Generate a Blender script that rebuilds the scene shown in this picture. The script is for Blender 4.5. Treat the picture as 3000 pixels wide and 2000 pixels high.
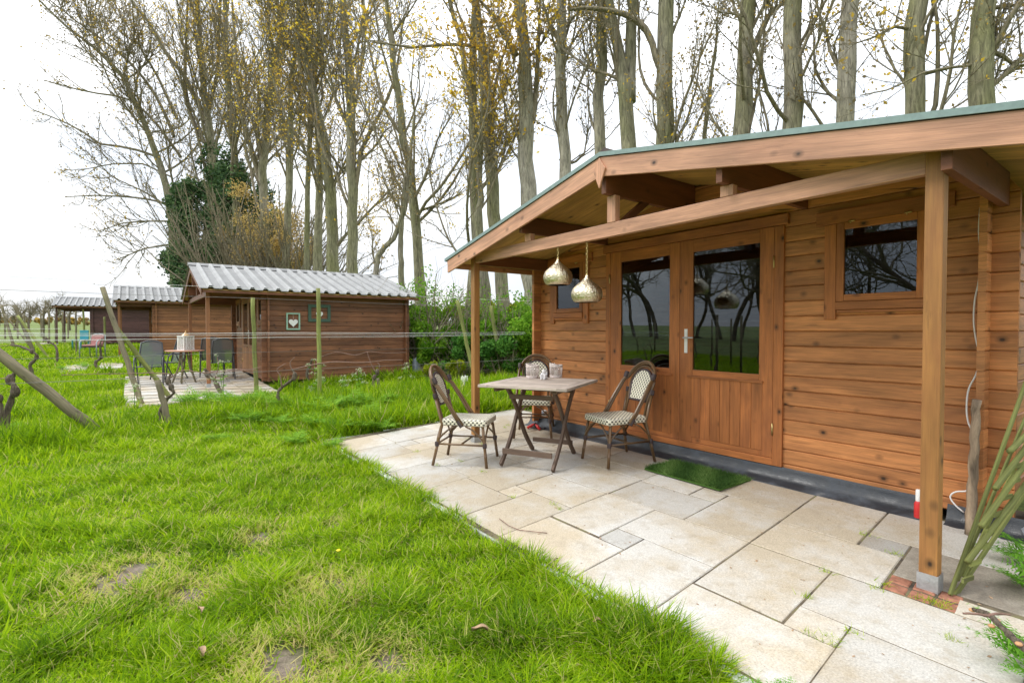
import bpy, math, random
import numpy as np
from mathutils import Vector, Matrix
random.seed(7); rng = np.random.default_rng(7)
for o in list(bpy.data.objects): bpy.data.objects.remove(o)
scene = bpy.context.scene
COL = scene.collection

# ------------------------------------------------------------------ camera
F_, CX, CY, CAMZ = 1500.0, 1500.0, 1000.0, 1.30
pitch = math.atan(32/1500); az = math.atan(1115/1500*math.cos(pitch))
FW = np.array([-math.cos(az)*math.cos(pitch), math.sin(az)*math.cos(pitch), -math.sin(pitch)])
RT = np.array([math.sin(az), math.cos(az), 0.0]); UP = np.cross(RT, FW)
CAM = np.array([0, 0, CAMZ])
cd = bpy.data.cameras.new('camera'); cam = bpy.data.objects.new('camera', cd); COL.objects.link(cam)
cd.lens = 18; cd.sensor_width = 36; cd.clip_start = .05; cd.clip_end = 3000
cam.matrix_world = Matrix(((RT[0], UP[0], -FW[0], 0), (RT[1], UP[1], -FW[1], 0), (RT[2], UP[2], -FW[2], CAMZ), (0, 0, 0, 1)))
scene.camera = cam
# ------------------------------------------------------------------ light: bright overcast
EXPOSURE = 0.36; SKY = .10; SUNW = 1.5
SUN_EL, SUN_AZ = math.radians(48), math.radians(215)   # direction the sun stands in, compass-like from +Y clockwise
w = bpy.data.worlds.new('World'); scene.world = w; w.use_nodes = True
wn, wl = w.node_tree.nodes, w.node_tree.links; wn.clear()
wo = wn.new('ShaderNodeOutputWorld'); bg = wn.new('ShaderNodeBackground'); sky = wn.new('ShaderNodeTexSky')
sky.sky_type = 'NISHITA'; sky.sun_disc = False; sky.sun_elevation = SUN_EL; sky.sun_rotation = SUN_AZ
tc = wn.new('ShaderNodeTexCoord'); nz = wn.new('ShaderNodeTexNoise'); nz.inputs['Scale'].default_value = 2.2; nz.inputs['Detail'].default_value = 5
mp = wn.new('ShaderNodeMapping'); mp.inputs['Scale'].default_value = (1, 1, 2.6)
rp = wn.new('ShaderNodeValToRGB'); e = rp.color_ramp.elements
e[0].position = .38; e[0].color = (.74, .79, .87, 1); e[1].position = .62; e[1].color = (1, 1, 1, 1)
mul = wn.new('ShaderNodeVectorMath'); mul.operation = 'SCALE'; mul.inputs['Scale'].default_value = 1.0
sx = wn.new('ShaderNodeSeparateXYZ'); ma = wn.new('ShaderNodeMath'); ma.operation = 'MULTIPLY_ADD'; ma.inputs[1].default_value = 17.0; ma.inputs[2].default_value = 8.5   # overcast: the zenith is brighter than the horizon
cl_ = wn.new('ShaderNodeMath'); cl_.operation = 'MAXIMUM'; cl_.inputs[1].default_value = 0.0
wl.new(tc.outputs['Generated'], sx.inputs[0]); wl.new(sx.outputs[2], cl_.inputs[0]); wl.new(cl_.outputs[0], ma.inputs[0]); wl.new(ma.outputs[0], mul.inputs['Scale'])
mx = wn.new('ShaderNodeMix'); mx.data_type = 'RGBA'; mx.inputs[0].default_value = .93
wl.new(tc.outputs['Generated'], mp.inputs[0]); wl.new(mp.outputs[0], nz.inputs['Vector']); wl.new(nz.outputs['Fac'], rp.inputs[0])
wl.new(rp.outputs[0], mul.inputs[0]); wl.new(sky.outputs[0], mx.inputs['A']); wl.new(mul.outputs[0], mx.inputs['B'])
wl.new(mx.outputs['Result'], bg.inputs[0]); bg.inputs[1].default_value = SKY; wl.new(bg.outputs[0], wo.inputs[0])
sd = bpy.data.lights.new('sun', 'SUN'); sd.energy = SUNW; sd.angle = math.radians(14); sd.color = (1, .96, .9)
so = bpy.data.objects.new('sun', sd); COL.objects.link(so)
sv = Vector((math.sin(SUN_AZ)*math.cos(SUN_EL), math.cos(SUN_AZ)*math.cos(SUN_EL), math.sin(SUN_EL)))
so.rotation_euler = sv.to_track_quat('Z', 'Y').to_euler(); so.location = (0, -5, 12)
vs = scene.view_settings; vs.view_transform = 'Standard'; vs.look = 'None'; vs.exposure = EXPOSURE; vs.gamma = 1
scene.render.engine = 'CYCLES'
scene.cycles.max_bounces = 7; scene.cycles.transparent_max_bounces = 8; scene.cycles.caustics_reflective = False; scene.cycles.caustics_refractive = False

# ------------------------------------------------------------------ ground and measuring
def H(x, y):
    x = np.asarray(x, float); y = np.asarray(y, float)
    z = .0378*(np.clip(y, -1, 5)-3.18); d = np.clip(-x-12, 0, None)
    return z+.03*np.minimum(d, 18)+.0165*np.clip(d-18, 0, None)
def ray(px, py):
    d = FW*F_+RT*(px-CX)-UP*(py-CY); return d/np.linalg.norm(d)
def G(px, py, up=0.0):          # where a sight line meets the ground raised by up
    d = ray(px, py); t = .5
    while t < 500:
        p = CAM+t*d
        if p[2] < H(p[0], p[1])+up: break
        t *= 1.002
    return CAM+t*d
def ZV(p): return float((np.asarray(p)-CAM)@FW)
def R(px, py, zv):              # the point at depth zv on a sight line
    return CAM+FW*zv+(RT*(px-CX)-UP*(py-CY))*zv/F_
def PY(px, py, Y):
    d = ray(px, py); return CAM+d*(Y/d[1])

# ------------------------------------------------------------------ objects
def tag(o, label=None, cat=None, group=None, kind=None):
    if label: o['label'] = label
    if cat: o['category'] = cat
    if group: o['group'] = group
    if kind: o['kind'] = kind
    return o
def thing(name, label, cat, loc=(0, 0, 0), rz=0, group=None):
    o = bpy.data.objects.new(name, None); COL.objects.link(o); o.location = [float(v) for v in loc]; o.rotation_euler = (0, 0, rz)
    o.empty_display_size = .1
    return tag(o, label, cat, group)
def copy_tree(o, parent=None):
    c = o.copy(); COL.objects.link(c); c.parent = parent
    for ch in [x for x in bpy.data.objects if x.parent == o]: copy_tree(ch, c)
    return c
def place(o, loc, rz=None, label=None, scale=None):
    o.location = [float(v) for v in loc]
    if rz is not None: o.rotation_euler = (0, 0, rz)
    if scale is not None: o.scale = (scale,)*3 if not hasattr(scale, '__len__') else scale
    if label: o['label'] = label
    return o
def link(name, me, m, parent=None, smooth=False, bevel=0):
    o = bpy.data.objects.new(name, me); COL.objects.link(o); o.parent = parent
    if m: me.materials.append(m)
    if smooth: me.polygons.foreach_set('use_smooth', [True]*len(me.polygons))
    if bevel:
        b = o.modifiers.new('bevel', 'BEVEL'); b.width = bevel; b.segments = 2; b.limit_method = 'ANGLE'; b.angle_limit = .7
    return o
def vunit(v):
    v = Vector(v); return v.normalized()
class MB:
    def __init__(s): s.v = []; s.f = []; s.uv = []; s.t = []
    def face(s, idx, uv, tone): s.f.append(idx); s.uv.append(uv); s.t.append(tone)
    def box(s, lo, hi, M=None, tone=None, ax=None):
        lo = [float(a) for a in lo]; hi = [float(a) for a in hi]
        L = [hi[i]-lo[i] for i in range(3)]
        if ax is None: ax = L.index(max(L))
        tone = random.random() if tone is None else tone
        ou, ov = random.random()*40, random.random()*40
        b = len(s.v)
        for k in range(8):
            p = Vector((hi[0] if k & 1 else lo[0], hi[1] if k & 2 else lo[1], hi[2] if k & 4 else lo[2]))
            s.v.append(tuple(M @ p) if M is not None else tuple(p))
        for idx, n in (((0, 2, 3, 1), 2), ((4, 5, 7, 6), 2), ((0, 1, 5, 4), 1), ((2, 6, 7, 3), 1), ((0, 4, 6, 2), 0), ((1, 3, 7, 5), 0)):
            oth = [a for a in range(3) if a != n]
            if ax in oth: ua = ax; va = [a for a in oth if a != ax][0]
            else: ua, va = oth
            uv = []
            for k in idx:
                c = (k & 1, (k >> 1) & 1, (k >> 2) & 1)
                uv.append((ou+c[ua]*L[ua]+n*7, ov+c[va]*L[va]+n*.13))
            s.face([b+k for k in idx], uv, tone)
    def beam(s, p0, p1, wd, ht, up=(0, 0, 1), tone=None):   # rectangular bar between two points
        p0, p1 = Vector([float(a) for a in p0]), Vector([float(a) for a in p1]); d = p1-p0; l = d.length; x = d.normalized()
        u = Vector(up); y = u.cross(x)
        if y.length < 1e-4: y = Vector((0, 1, 0)).cross(x)
        y.normalize(); z = x.cross(y)
        M = Matrix(((x[0], y[0], z[0], p0[0]), (x[1], y[1], z[1], p0[1]), (x[2], y[2], z[2], p0[2]), (0, 0, 0, 1)))
        s.box((0, -wd/2, -ht/2), (l, wd/2, ht/2), M, tone, 0)
    def prism(s, poly, d, tone=None, uax=None):             # planar polygon pushed along d
        tone = random.random() if tone is None else tone
        poly = [Vector(p) for p in poly]; d = Vector(d); n = len(poly); b = len(s.v)
        ou, ov = random.random()*40, random.random()*40
        ux = vunit(uax) if uax else (poly[1]-poly[0]).normalized()
        nn = d.normalized(); vx = nn.cross(ux)
        for p in poly: s.v.append(tuple(p))
        for p in poly: s.v.append(tuple(p+d))
        f2 = lambda p: (ou+p.dot(ux), ov+p.dot(vx))
        s.face([b+i for i in range(n)], [f2(p) for p in poly], tone)
        s.face([b+n+i for i in reversed(range(n))], [f2(p) for p in reversed(poly)], tone)
        for i in range(n):
            j = (i+1) % n; l = (poly[j]-poly[i]).length
            a = ou+poly[i].dot(ux)
            s.face([b+i, b+n+i, b+n+j, b+j], [(a, ov), (a, ov+d.length), (a+l, ov+d.length), (a+l, ov)], tone)
    def tube(s, pts, rad, n=8, cap=True, tone=None, closed=False):
        tone = random.random() if tone is None else tone
        pts = [Vector([float(a) for a in p]) for p in pts]; m = len(pts)
        rad = [rad]*m if not hasattr(rad, '__len__') else list(rad)
        b = len(s.v); nrm = None; L = 0; us = []
        for i, p in enumerate(pts):
            if closed: t = pts[(i+1) % m]-pts[i-1]
            else: t = pts[min(i+1, m-1)]-pts[max(i-1, 0)]
            t.normalize()
            if nrm is None:
                a = Vector((0, 0, 1)) if abs(t.z) < .9 else Vector((1, 0, 0)); nrm = a.cross(t).normalized()
            nrm = (nrm-t*nrm.dot(t)).normalized(); bi = t.cross(nrm)
            if i: L += (p-pts[i-1]).length
            us.append(L)
            for k in range(n):
                a = 2*math.pi*k/n; s.v.append(tuple(p+(nrm*math.cos(a)+bi*math.sin(a))*rad[i]))
        ou = random.random()*30
        for i in range(m if closed else m-1):
            j = (i+1) % m
            for k in range(n):
                k2 = (k+1) % n; c = 2*math.pi*rad[i]/n
                u0 = ou+us[i]; u1 = ou+(us[j] if j else us[i]+.1)
                s.face([b+i*n+k, b+i*n+k2, b+j*n+k2, b+j*n+k], [(u0, k*c), (u0, (k+1)*c), (u1, (k+1)*c), (u1, k*c)], tone)
        if cap and not closed:
            s.face([b+k for k in reversed(range(n))], [(ou, k*.01) for k in range(n)], tone)
            s.face([b+(m-1)*n+k for k in range(n)], [(ou, k*.01) for k in range(n)], tone)
    def lathe(s, prof, c=(0, 0, 0), n=32, tone=.5):
        b = len(s.v); m = len(prof)
        for r, z in prof:
            for k in range(n):
                a = 2*math.pi*k/n; s.v.append((c[0]+r*math.cos(a), c[1]+r*math.sin(a), c[2]+z))
        for i in range(m-1):
            for k in range(n):
                k2 = (k+1) % n
                s.face([b+i*n+k, b+i*n+k2, b+(i+1)*n+k2, b+(i+1)*n+k], [(k/n, i/m), ((k+1)/n, i/m), ((k+1)/n, (i+1)/m), (k/n, (i+1)/m)], tone)
    def ball(s, c, r, n=12, sc=(1, 1, 1)):
        s.lathe([(r*math.sin(math.pi*i/8)*1.0+1e-4, -r*math.cos(math.pi*i/8)*sc[2]) for i in range(9)], c, n)
    def build(s, name, m, parent=None, smooth=False, bevel=0, off=None):
        me = bpy.data.meshes.new(name)
        vv = s.v if off is None else [(a[0]-off[0], a[1]-off[1], a[2]-off[2]) for a in s.v]
        me.from_pydata(vv, [], s.f); me.update()
        ul = me.uv_layers.new(name='UVMap')
        ul.data.foreach_set('uv', [c for f in s.uv for p in f for c in p])
        at = me.attributes.new('tone', 'FLOAT', 'FACE'); at.data.foreach_set('value', s.t)
        return link(name, me, m, parent, smooth, bevel)
class NM:                                                    # large meshes from arrays
    def __init__(s): s.V = []; s.Fq = []; s.Ft = []; s.tq = []; s.tt = []; s.n = 0
    def add(s, V, Fq=None, Ft=None, tone=None):
        V = np.asarray(V, np.float32).reshape(-1, 3)
        if Fq is not None and len(Fq):
            s.Fq.append(np.asarray(Fq)+s.n); s.tq.append(np.resize(tone if tone is not None else .5, len(Fq)))
        if Ft is not None and len(Ft):
            s.Ft.append(np.asarray(Ft)+s.n); s.tt.append(np.resize(tone if tone is not None else .5, len(Ft)))
        s.V.append(V); s.n += len(V)
    def tubes(s, P, Rr, S=4, tone=None):                      # P (N,K,3), Rr (N,K)
        N, K, _ = P.shape
        T = np.diff(P, axis=1); T = np.concatenate([T, T[:, -1:]], 1); D = P[:, -1]-P[:, 0]
        D /= np.linalg.norm(D, axis=1, keepdims=True)+1e-9
        A = np.where(np.abs(D[:, 2:3]) < .9, [[0, 0, 1.]], [[1., 0, 0]]); X = np.cross(A, D); X /= np.linalg.norm(X, axis=1, keepdims=True)+1e-9
        Y = np.cross(D, X); a = np.arange(S)*2*math.pi/S
        ring = X[:, None, None, :]*np.cos(a)[None, None, :, None]+Y[:, None, None, :]*np.sin(a)[None, None, :, None]
        V = P[:, :, None, :]+ring*Rr[:, :, None, None]
        base = (np.arange(N)*K*S)[:, None, None]+(np.arange(K-1)*S)[None, :, None]; k = np.arange(S)[None, None, :]; k2 = (k+1) % S
        Fq = np.stack([base+k, base+k2, base+S+k2, base+S+k], -1).reshape(-1, 4)
        s.add(V.reshape(-1, 3), Fq, tone=np.repeat(rng.random(N), (K-1)*S) if tone is None else tone)
    def leaves(s, P, size, tone=None, flat=0.0, asp=.62):     # one folded-looking quad for each point
        N = len(P); n = rng.normal(size=(N, 3)); n[:, 2] += flat; n /= np.linalg.norm(n, axis=1, keepdims=True)
        a = rng.normal(size=(N, 3)); X = np.cross(n, a); X /= np.linalg.norm(X, axis=1, keepdims=True)+1e-9; Y = np.cross(n, X)
        sz = (size*(.6+.8*rng.random(N)))[:, None]
        V = np.stack([P-X*sz*.5, P+Y*sz*asp*.5-X*sz*.05, P+X*sz*.5, P-Y*sz*asp*.5-X*sz*.05], 1)
        s.add(V.reshape(-1, 3), np.arange(N*4).reshape(-1, 4), tone=rng.random(N) if tone is None else tone)
    def build(s, name, m, parent=None, smooth=False, off=None):
        me = bpy.data.meshes.new(name); V = np.concatenate(s.V)
        if off is not None: V = V-np.asarray(off, np.float32)
        Fq = np.concatenate(s.Fq) if s.Fq else np.zeros((0, 4), int); Ft = np.concatenate(s.Ft) if s.Ft else np.zeros((0, 3), int)
        nq, nt = len(Fq), len(Ft)
        me.vertices.add(len(V)); me.vertices.foreach_set('co', V.astype(np.float32).ravel())
        me.loops.add(nq*4+nt*3); me.loops.foreach_set('vertex_index', np.concatenate([Fq.ravel(), Ft.ravel()]).astype(np.int32))
        me.polygons.add(nq+nt)
        me.polygons.foreach_set('loop_start', np.concatenate([np.arange(nq)*4, nq*4+np.arange(nt)*3]).astype(np.int32))
        me.update(calc_edges=True)
        tn = np.concatenate(s.tq+s.tt).astype(np.float32)
        at = me.attributes.new('tone', 'FLOAT', 'FACE'); at.data.foreach_set('value', tn)
        if smooth: me.polygons.foreach_set('use_smooth', np.ones(nq+nt, bool))
        o = bpy.data.objects.new(name, me); COL.objects.link(o); o.parent = parent
        if m: me.materials.append(m)
        return o

# ------------------------------------------------------------------ materials
class NT:
    def __init__(s, name):
        s.m = bpy.data.materials.new(name); s.m.use_nodes = True; s.t = s.m.node_tree; s.N = s.t.nodes; s.b = s.N['Principled BSDF']; s.o = s.N['Material Output']
    def n(s, typ, **k):
        x = s.N.new('ShaderNode'+typ)
        for a, b in k.items():
            a2 = a.replace('_', ' ')
            if hasattr(x, a) and not a[0].isupper(): setattr(x, a, b)
            else: s.set(x, a2, b)
        return x
    def set(s, x, a, b):
        i = x.inputs[int(a[1:])] if a[0] == 'i' and a[1:].isdigit() else x.inputs[a]
        if isinstance(b, bpy.types.NodeSocket): s.t.links.new(b, i)
        elif isinstance(b, bpy.types.Node): s.t.links.new(b.outputs[0], i)
        else: i.default_value = b if not (hasattr(b, '__len__') and len(b) == 3 and i.type == 'RGBA') else (*b, 1)
    def P(s, **k):
        for a, b in k.items(): s.set(s.b, a.replace('_', ' '), b)
        return s.m
    def math(s, op, a, b=0.0, c=False):
        x = s.N.new('ShaderNodeMath'); x.operation = op; x.use_clamp = c; s.set(x, 'i0', a); s.set(x, 'i1', b); return x.outputs[0]
    def mix(s, f, a, b, mode='MIX'):
        x = s.N.new('ShaderNodeMix'); x.data_type = 'RGBA'; x.blend_type = mode; s.set(x, 'i0', f); s.set(x, 'i6', a); s.set(x, 'i7', b); return x.outputs[2]
    def noise(s, vec, scale, detail=4, rough=.55, dist=0):
        x = s.n('TexNoise', Vector=vec, Scale=scale, Detail=detail, Roughness=rough, Distortion=dist); return x.outputs[0]
    def map(s, vec, sc=(1, 1, 1), loc=(0, 0, 0)):
        x = s.N.new('ShaderNodeMapping'); s.set(x, 'Vector', vec); x.inputs['Scale'].default_value = sc; x.inputs['Location'].default_value = loc; return x.outputs[0]
    def ramp(s, f, *st):
        x = s.N.new('ShaderNodeValToRGB'); s.set(x, 'i0', f); el = x.color_ramp.elements
        while len(el) < len(st): el.new(.5)
        for q, (p, c) in zip(el, st): q.position = p; q.color = (*c, 1) if hasattr(c, '__len__') else (c, c, c, 1)
        return x.outputs[0]
    def bump(s, h, st=.3, d=.01):
        x = s.n('Bump', Strength=st, Distance=d, Height=h); s.set(s.b, 'Normal', x.outputs[0]); return x
    def obj(s): return s.n('TexCoord').outputs['Object']
    def uv(s): return s.n('UVMap').outputs[0]
    def tone(s): return s.n('Attribute', attribute_name='tone').outputs['Fac']
def mul3(c, k): return tuple(min(1, a*k) for a in c)
def wood(name, c, var=.35, knots=1.0, grain=.5, rough=.55, stain=.35, stc=None):
    t = NT(name); uv = t.uv(); tone = t.tone()
    g = t.noise(t.map(uv, (1.3, 26, 1)), 1.6, 5, .6, .6)
    g2 = t.noise(t.map(uv, (5, 160, 1)), 1.0, 3)
    base = t.ramp(g, (.25, mul3(c, 1-.55*grain)), (.5, c), (.8, mul3(c, 1+.45*grain)))
    base = t.mix(.35*grain, base, t.ramp(g2, (.3, mul3(c, .35)), (.7, mul3(c, 1.5))))
    tn = t.ramp(tone, (0, 1-var), (1, 1+var*.8))
    base = t.mix(1.0, base, tn, 'MULTIPLY')
    big = t.noise(t.map(uv, (.9, 3, 1)), 1.0, 4, .65)
    base = t.mix(t.math('MULTIPLY', t.ramp(big, (.5, 0.0), (.72, 1.0)), stain), base, stc or mul3(c, .45))
    vo = t.n('TexVoronoi', Vector=t.map(uv, (7.5, 10.5, 1)), Scale=1.0, Randomness=1.0)
    wn2 = t.n('TexWhiteNoise', Vector=vo.outputs['Position'])
    on = t.math('GREATER_THAN', wn2.outputs[0], .66)
    kn = t.math('MULTIPLY', t.ramp(vo.outputs['Distance'], (.07, 1.0), (.13, .55), (.30, 0.0)), on)
    kn = t.math('MULTIPLY', kn, knots)
    kst = t.noise(t.map(uv, (2.2, 30, 1)), 1.0, 4, .7, 1.5); base = t.mix(t.ramp(kst, (.60, 0.0), (.72, .55*knots)), base, mul3(c, .38)); base = t.mix(kn, base, mul3(c, .09)); bl = t.noise(t.map(uv, (1.6, 7, 1)), 1.0, 3, .6); base = t.mix(1.0, base, t.ramp(bl, (.3, .72), (.7, 1.22)), 'MULTIPLY')
    t.bump(t.math('SUBTRACT', g2, kn), .25, .004)
    return t.P(Base_Color=base, Roughness=rough)
def plain(name, c, rough=.5, metal=0, nz=.15, sc=20, bump=0, spec=None):
    t = NT(name); x = t.noise(t.obj(), sc, 4)
    t.P(Base_Color=t.ramp(x, (.3, mul3(c, 1-nz)), (.7, mul3(c, 1+nz))), Roughness=rough, Metallic=metal)
    if bump: t.bump(x, bump, .01)
    return t.m
def leafmat(name, stops, trans=.35, rough=.6):
    t = NT(name); c = t.ramp(t.tone(), *stops)
    t.P(Base_Color=c, Roughness=rough); t.b.inputs['Specular IOR Level'].default_value = .12
    tr = t.n('BsdfTranslucent', Color=c); ms = t.N.new('ShaderNodeMixShader'); ms.inputs[0].default_value = trans
    t.t.links.new(t.b.outputs[0], ms.inputs[1]); t.t.links.new(tr.outputs[0], ms.inputs[2]); t.t.links.new(ms.outputs[0], t.o.inputs[0])
    return t.m
def barkmat(name, c, moss, mossy=.5, sc=1.0):
    t = NT(name); ob = t.n('NewGeometry').outputs['Position']
    a = t.noise(t.map(ob, (22*sc, 22*sc, 3.0*sc)), 1.0, 6, .65, .8)
    b = t.noise(t.map(ob, (1, 1, .5)), 1.1, 3)
    col = t.ramp(a, (.3, mul3(c, .28)), (.5, c), (.72, mul3(c, 1.7)))
    col = t.mix(t.math('MULTIPLY', t.ramp(b, (.35, 0.0), (.65, 1.0)), mossy), col, t.ramp(a, (.3, mul3(moss, .35)), (.7, mul3(moss, 1.4))))
    t.bump(a, .9, .04)
    return t.P(Base_Color=col, Roughness=.9)
M = {}
M['wall'] = wood('stained_log_board', (.50, .205, .070), .20, 1.0, .9, stain=.6, stc=(.25, .085, .03))
M['wallred'] = wood('dark_red_brown_log_board', (.215, .088, .038), .25, 1.0, .8, stain=.6, stc=(.085, .032, .015))
M['wallplum'] = wood('plum_brown_log_board', (.12, .055, .05), .2, .5, .4)
M['wallmid'] = wood('mid_brown_log_board', (.30, .125, .05), .25, .7, .4)
M['frame'] = wood('joinery_wood', (.42, .145, .04), .2, 1.0, .7, stain=.7, stc=(.20, .062, .022))
M['beam'] = wood('planed_pinkish_beam_wood', (.55, .29, .18), .1, 1.0, .7, stain=.35, stc=(.36, .15, .085))
M['post'] = wood('amber_post_wood', (.35, .165, .045), .1, 1.0, .75, stain=.65, stc=(.24, .09, .03))
M['purlin'] = wood('dark_purlin_wood', (.17, .06, .024), .2, .6, .4)
M['ceil'] = wood('yellow_roof_boarding', (.52, .31, .085), .2, 1.0, .6, stain=.3, stc=(.25, .13, .035))
M['pole'] = wood('green_impregnated_pole', (.20, .22, .058), .3, .5, 1.0, .8, stain=.6, stc=(.11, .10, .035))
M['polegrey'] = wood('weathered_grey_pole', (.20, .17, .105), .2, .5, 1.0, .85, stain=.7, stc=(.12, .125, .045))
M['teak'] = wood('weathered_grey_teak', (.46, .385, .325), .24, .2, .7, .7)
M['teakleg'] = wood('dark_weathered_teak', (.135, .088, .062), .15, .2, .6, .7)
M['plasticwood'] = plain('round_table_top', (.55, .30, .20), .45, 0, .1)
M['trim'] = plain('grey_green_metal_drip_edge', (.20, .28, .27), .45, .0, .12, 30)
M['felt'] = plain('dark_roofing_felt', (.10, .075, .07), .9, 0, .3, 40)
M['galv'] = plain('galvanised_steel', (.48, .50, .52), .45, .6, .15, 60)
M['membrane'] = None
M['black'] = plain('interior_dark', (.03, .028, .026), .9, 0, .1)
M['brass'] = plain('brass', (.55, .42, .18), .35, .9, .1)
M['white'] = plain('white_paint', (.78, .78, .76), .5, 0, .06, 30)
M['whitestone'] = plain('white_plaster', (.74, .72, .72), .7, 0, .12, 60, .2)
M['wicker'] = plain('whitewashed_wicker', (.70, .62, .58), .8, 0, .25, 90, .3)
M['candle'] = plain('cream_candle', (.85, .80, .68), .5, 0, .04)
M['cable'] = plain('white_cable', (.80, .80, .80), .4, 0, .03)
M['cord'] = plain('white_twine', (.72, .72, .70), .7, 0, .1)
M['wire'] = plain('thin_dark_wire', (.20, .19, .18), .5, .3, .1)
M['red'] = plain('red_plastic', (.60, .03, .03), .35, 0, .1)
M['blackpl'] = plain('black_plastic', (.035, .035, .038), .5, 0, .2)
M['charcoal'] = plain('charcoal_metal', (.075, .08, .09), .4, .3, .15)
M['greymetal'] = plain('light_grey_metal', (.33, .38, .40), .4, .3, .15)
M['slate'] = plain('slate_grey_plastic', (.22, .25, .29), .5, 0, .15)
M['brick'] = plain('red_brick', (.30, .13, .08), .9, 0, .45, 25, .5)
M['rattan'] = wood('brown_lacquered_cane', (.15, .085, .038), .25, .3, .8, .28)
M['wrap'] = plain('dark_plum_binding', (.055, .036, .038), .5, 0, .3, 80, .2)
M['block'] = None
M['teal'] = plain('teal_plastic', (.05, .30, .36), .45, 0, .05)
M['pinkcushion'] = plain('dusty_pink_fabric', (.42, .20, .19), .9, 0, .1)
M['seagreen'] = plain('sea_green_painted_wood', (.30, .48, .37), .6, 0, .15, 30)
M['darkgreenp'] = plain('dark_green_painted_wood', (.05, .10, .07), .6, 0, .15, 30)
M['amber'] = plain('amber_glass', (.6, .35, .12), .2, 0, .1)
M['bark'] = barkmat('poplar_bark', (.27, .245, .18), (.19, .20, .065), .7)
M['barkb'] = barkmat('pale_bark', (.35, .32, .26), (.22, .22, .09), .45)
M['stick'] = barkmat('stick_bark', (.30, .22, .15), (.2, .15, .1), .2)
M['twig'] = barkmat('twig_bark', (.26, .22, .155), (.22, .21, .10), .5)
M['vine'] = barkmat('vine_bark', (.15, .115, .085), (.10, .10, .05), .3, 2.5)
M['cane'] = plain('vine_cane', (.20, .115, .085), .7, 0, .3, 30)
M['ochre'] = leafmat('young_ochre_leaf', ((0, (.46, .30, .07)), (.5, (.78, .52, .06)), (1, (.92, .72, .08))), .55)
M['willow'] = leafmat('pale_willow_leaf', ((0, (.40, .30, .13)), (.5, (.62, .46, .17)), (1, (.80, .60, .18))), .5)
M['bud'] = leafmat('brown_bud_leaf', ((0, (.20, .16, .09)), (.6, (.38, .28, .10)), (1, (.85, .58, .06))), .45)
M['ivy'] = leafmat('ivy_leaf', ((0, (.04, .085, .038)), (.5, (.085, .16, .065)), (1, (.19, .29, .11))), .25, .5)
M['shrub'] = leafmat('spring_shrub_leaf', ((0, (.07, .19, .018)), (.5, (.17, .36, .025)), (1, (.34, .52, .05))), .45)
M['shrubdark'] = leafmat('dark_shrub_leaf', ((0, (.03, .10, .02)), (.5, (.07, .20, .03)), (1, (.16, .34, .05))), .35)
M['shrubyel'] = leafmat('yellow_flowering_leaf', ((0, (.12, .24, .02)), (.5, (.40, .42, .02)), (1, (.75, .62, .02))), .4)
M['conifer'] = leafmat('golden_conifer_leaf', ((0, (.10, .18, .01)), (.6, (.26, .32, .012)), (1, (.42, .42, .02))), .3)
M['parsley'] = leafmat('cow_parsley_leaf', ((0, (.07, .19, .015)), (.5, (.15, .34, .03)), (1, (.30, .50, .05))), .4)
M['fern'] = leafmat('bright_fern_leaf', ((0, (.05, .16, .01)), (.5, (.10, .28, .02)), (1, (.20, .42, .04))), .35)
M['flower'] = leafmat('white_umbel', ((0, (.55, .60, .38)), (1, (.85, .85, .70))), .3)
M['turf'] = leafmat('artificial_turf_fibre', ((0, (.04, .095, .022)), (.5, (.10, .20, .04)), (1, (.24, .36, .11))), .3)
M['grass'] = leafmat('grass_blade', ((0, (.09, .20, .012)), (.45, (.26, .44, .006)), (.82, (.50, .66, .015)), (.93, (.60, .62, .16)), (1, (.66, .52, .28))), .5)

def lawnmat():
    t = NT('lawn_soil_and_turf'); ob = t.n('NewGeometry').outputs['Position']
    a = t.noise(ob, 1.1, 5, .6); b = t.noise(ob, 14, 5, .7)
    col = t.ramp(b, (.3, (.05, .075, .015)), (.55, (.12, .17, .025)), (.75, (.22, .26, .06)))
    col = t.mix(t.math('MULTIPLY', t.ramp(a, (.58, 0.0), (.70, 1.0)), .5), col, t.ramp(b, (.3, (.10, .08, .05)), (.7, (.24, .19, .12))))
    br = t.n('Attribute', attribute_name='bare').outputs['Fac']
    col = t.mix(br, col, t.ramp(b, (.3, (.11, .085, .065)), (.7, (.27, .215, .17))))
    t.bump(b, .8, .05)
    return t.P(Base_Color=col, Roughness=.95)
M['lawn'] = lawnmat()
def slabmat(name, c, c2, sc=1.0):
    t = NT(name); ob = t.n('NewGeometry').outputs['Position']; tone = t.tone()
    a = t.noise(ob, 1.7*sc, 5, .65); b = t.noise(ob, 120, 3, .7); d = t.noise(ob, 11, 5, .7)
    a2 = t.noise(ob, .8*sc, 2, .5); col = t.mix(t.ramp(t.math('ADD', t.math('MULTIPLY', a, .6), t.math('MULTIPLY', a2, .4)), (.44, 0.0), (.56, 1.0)), c, c2)
    col = t.mix(1.0, col, t.ramp(tone, (0, .86), (1, 1.12)), 'MULTIPLY')
    col = t.mix(1.0, col, t.ramp(b, (.3, .74), (.7, 1.24)), 'MULTIPLY')
    col = t.mix(t.ramp(d, (.52, 0.0), (.70, .6)), col, mul3(c2, .78))
    sp = t.n('TexVoronoi', Vector=ob, Scale=70); sp2 = t.ramp(sp.outputs['Distance'], (.08, 1.0), (.14, 0.0))
    wn = t.n('TexWhiteNoise', Vector=sp.outputs['Position'])
    col = t.mix(t.math('MULTIPLY', sp2, t.math('GREATER_THAN', wn.outputs[0], .72)), col, (.12, .10, .08))
    t.bump(t.math('ADD', b, d), .35, .004)
    return t.P(Base_Color=col, Roughness=.85)
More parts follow.
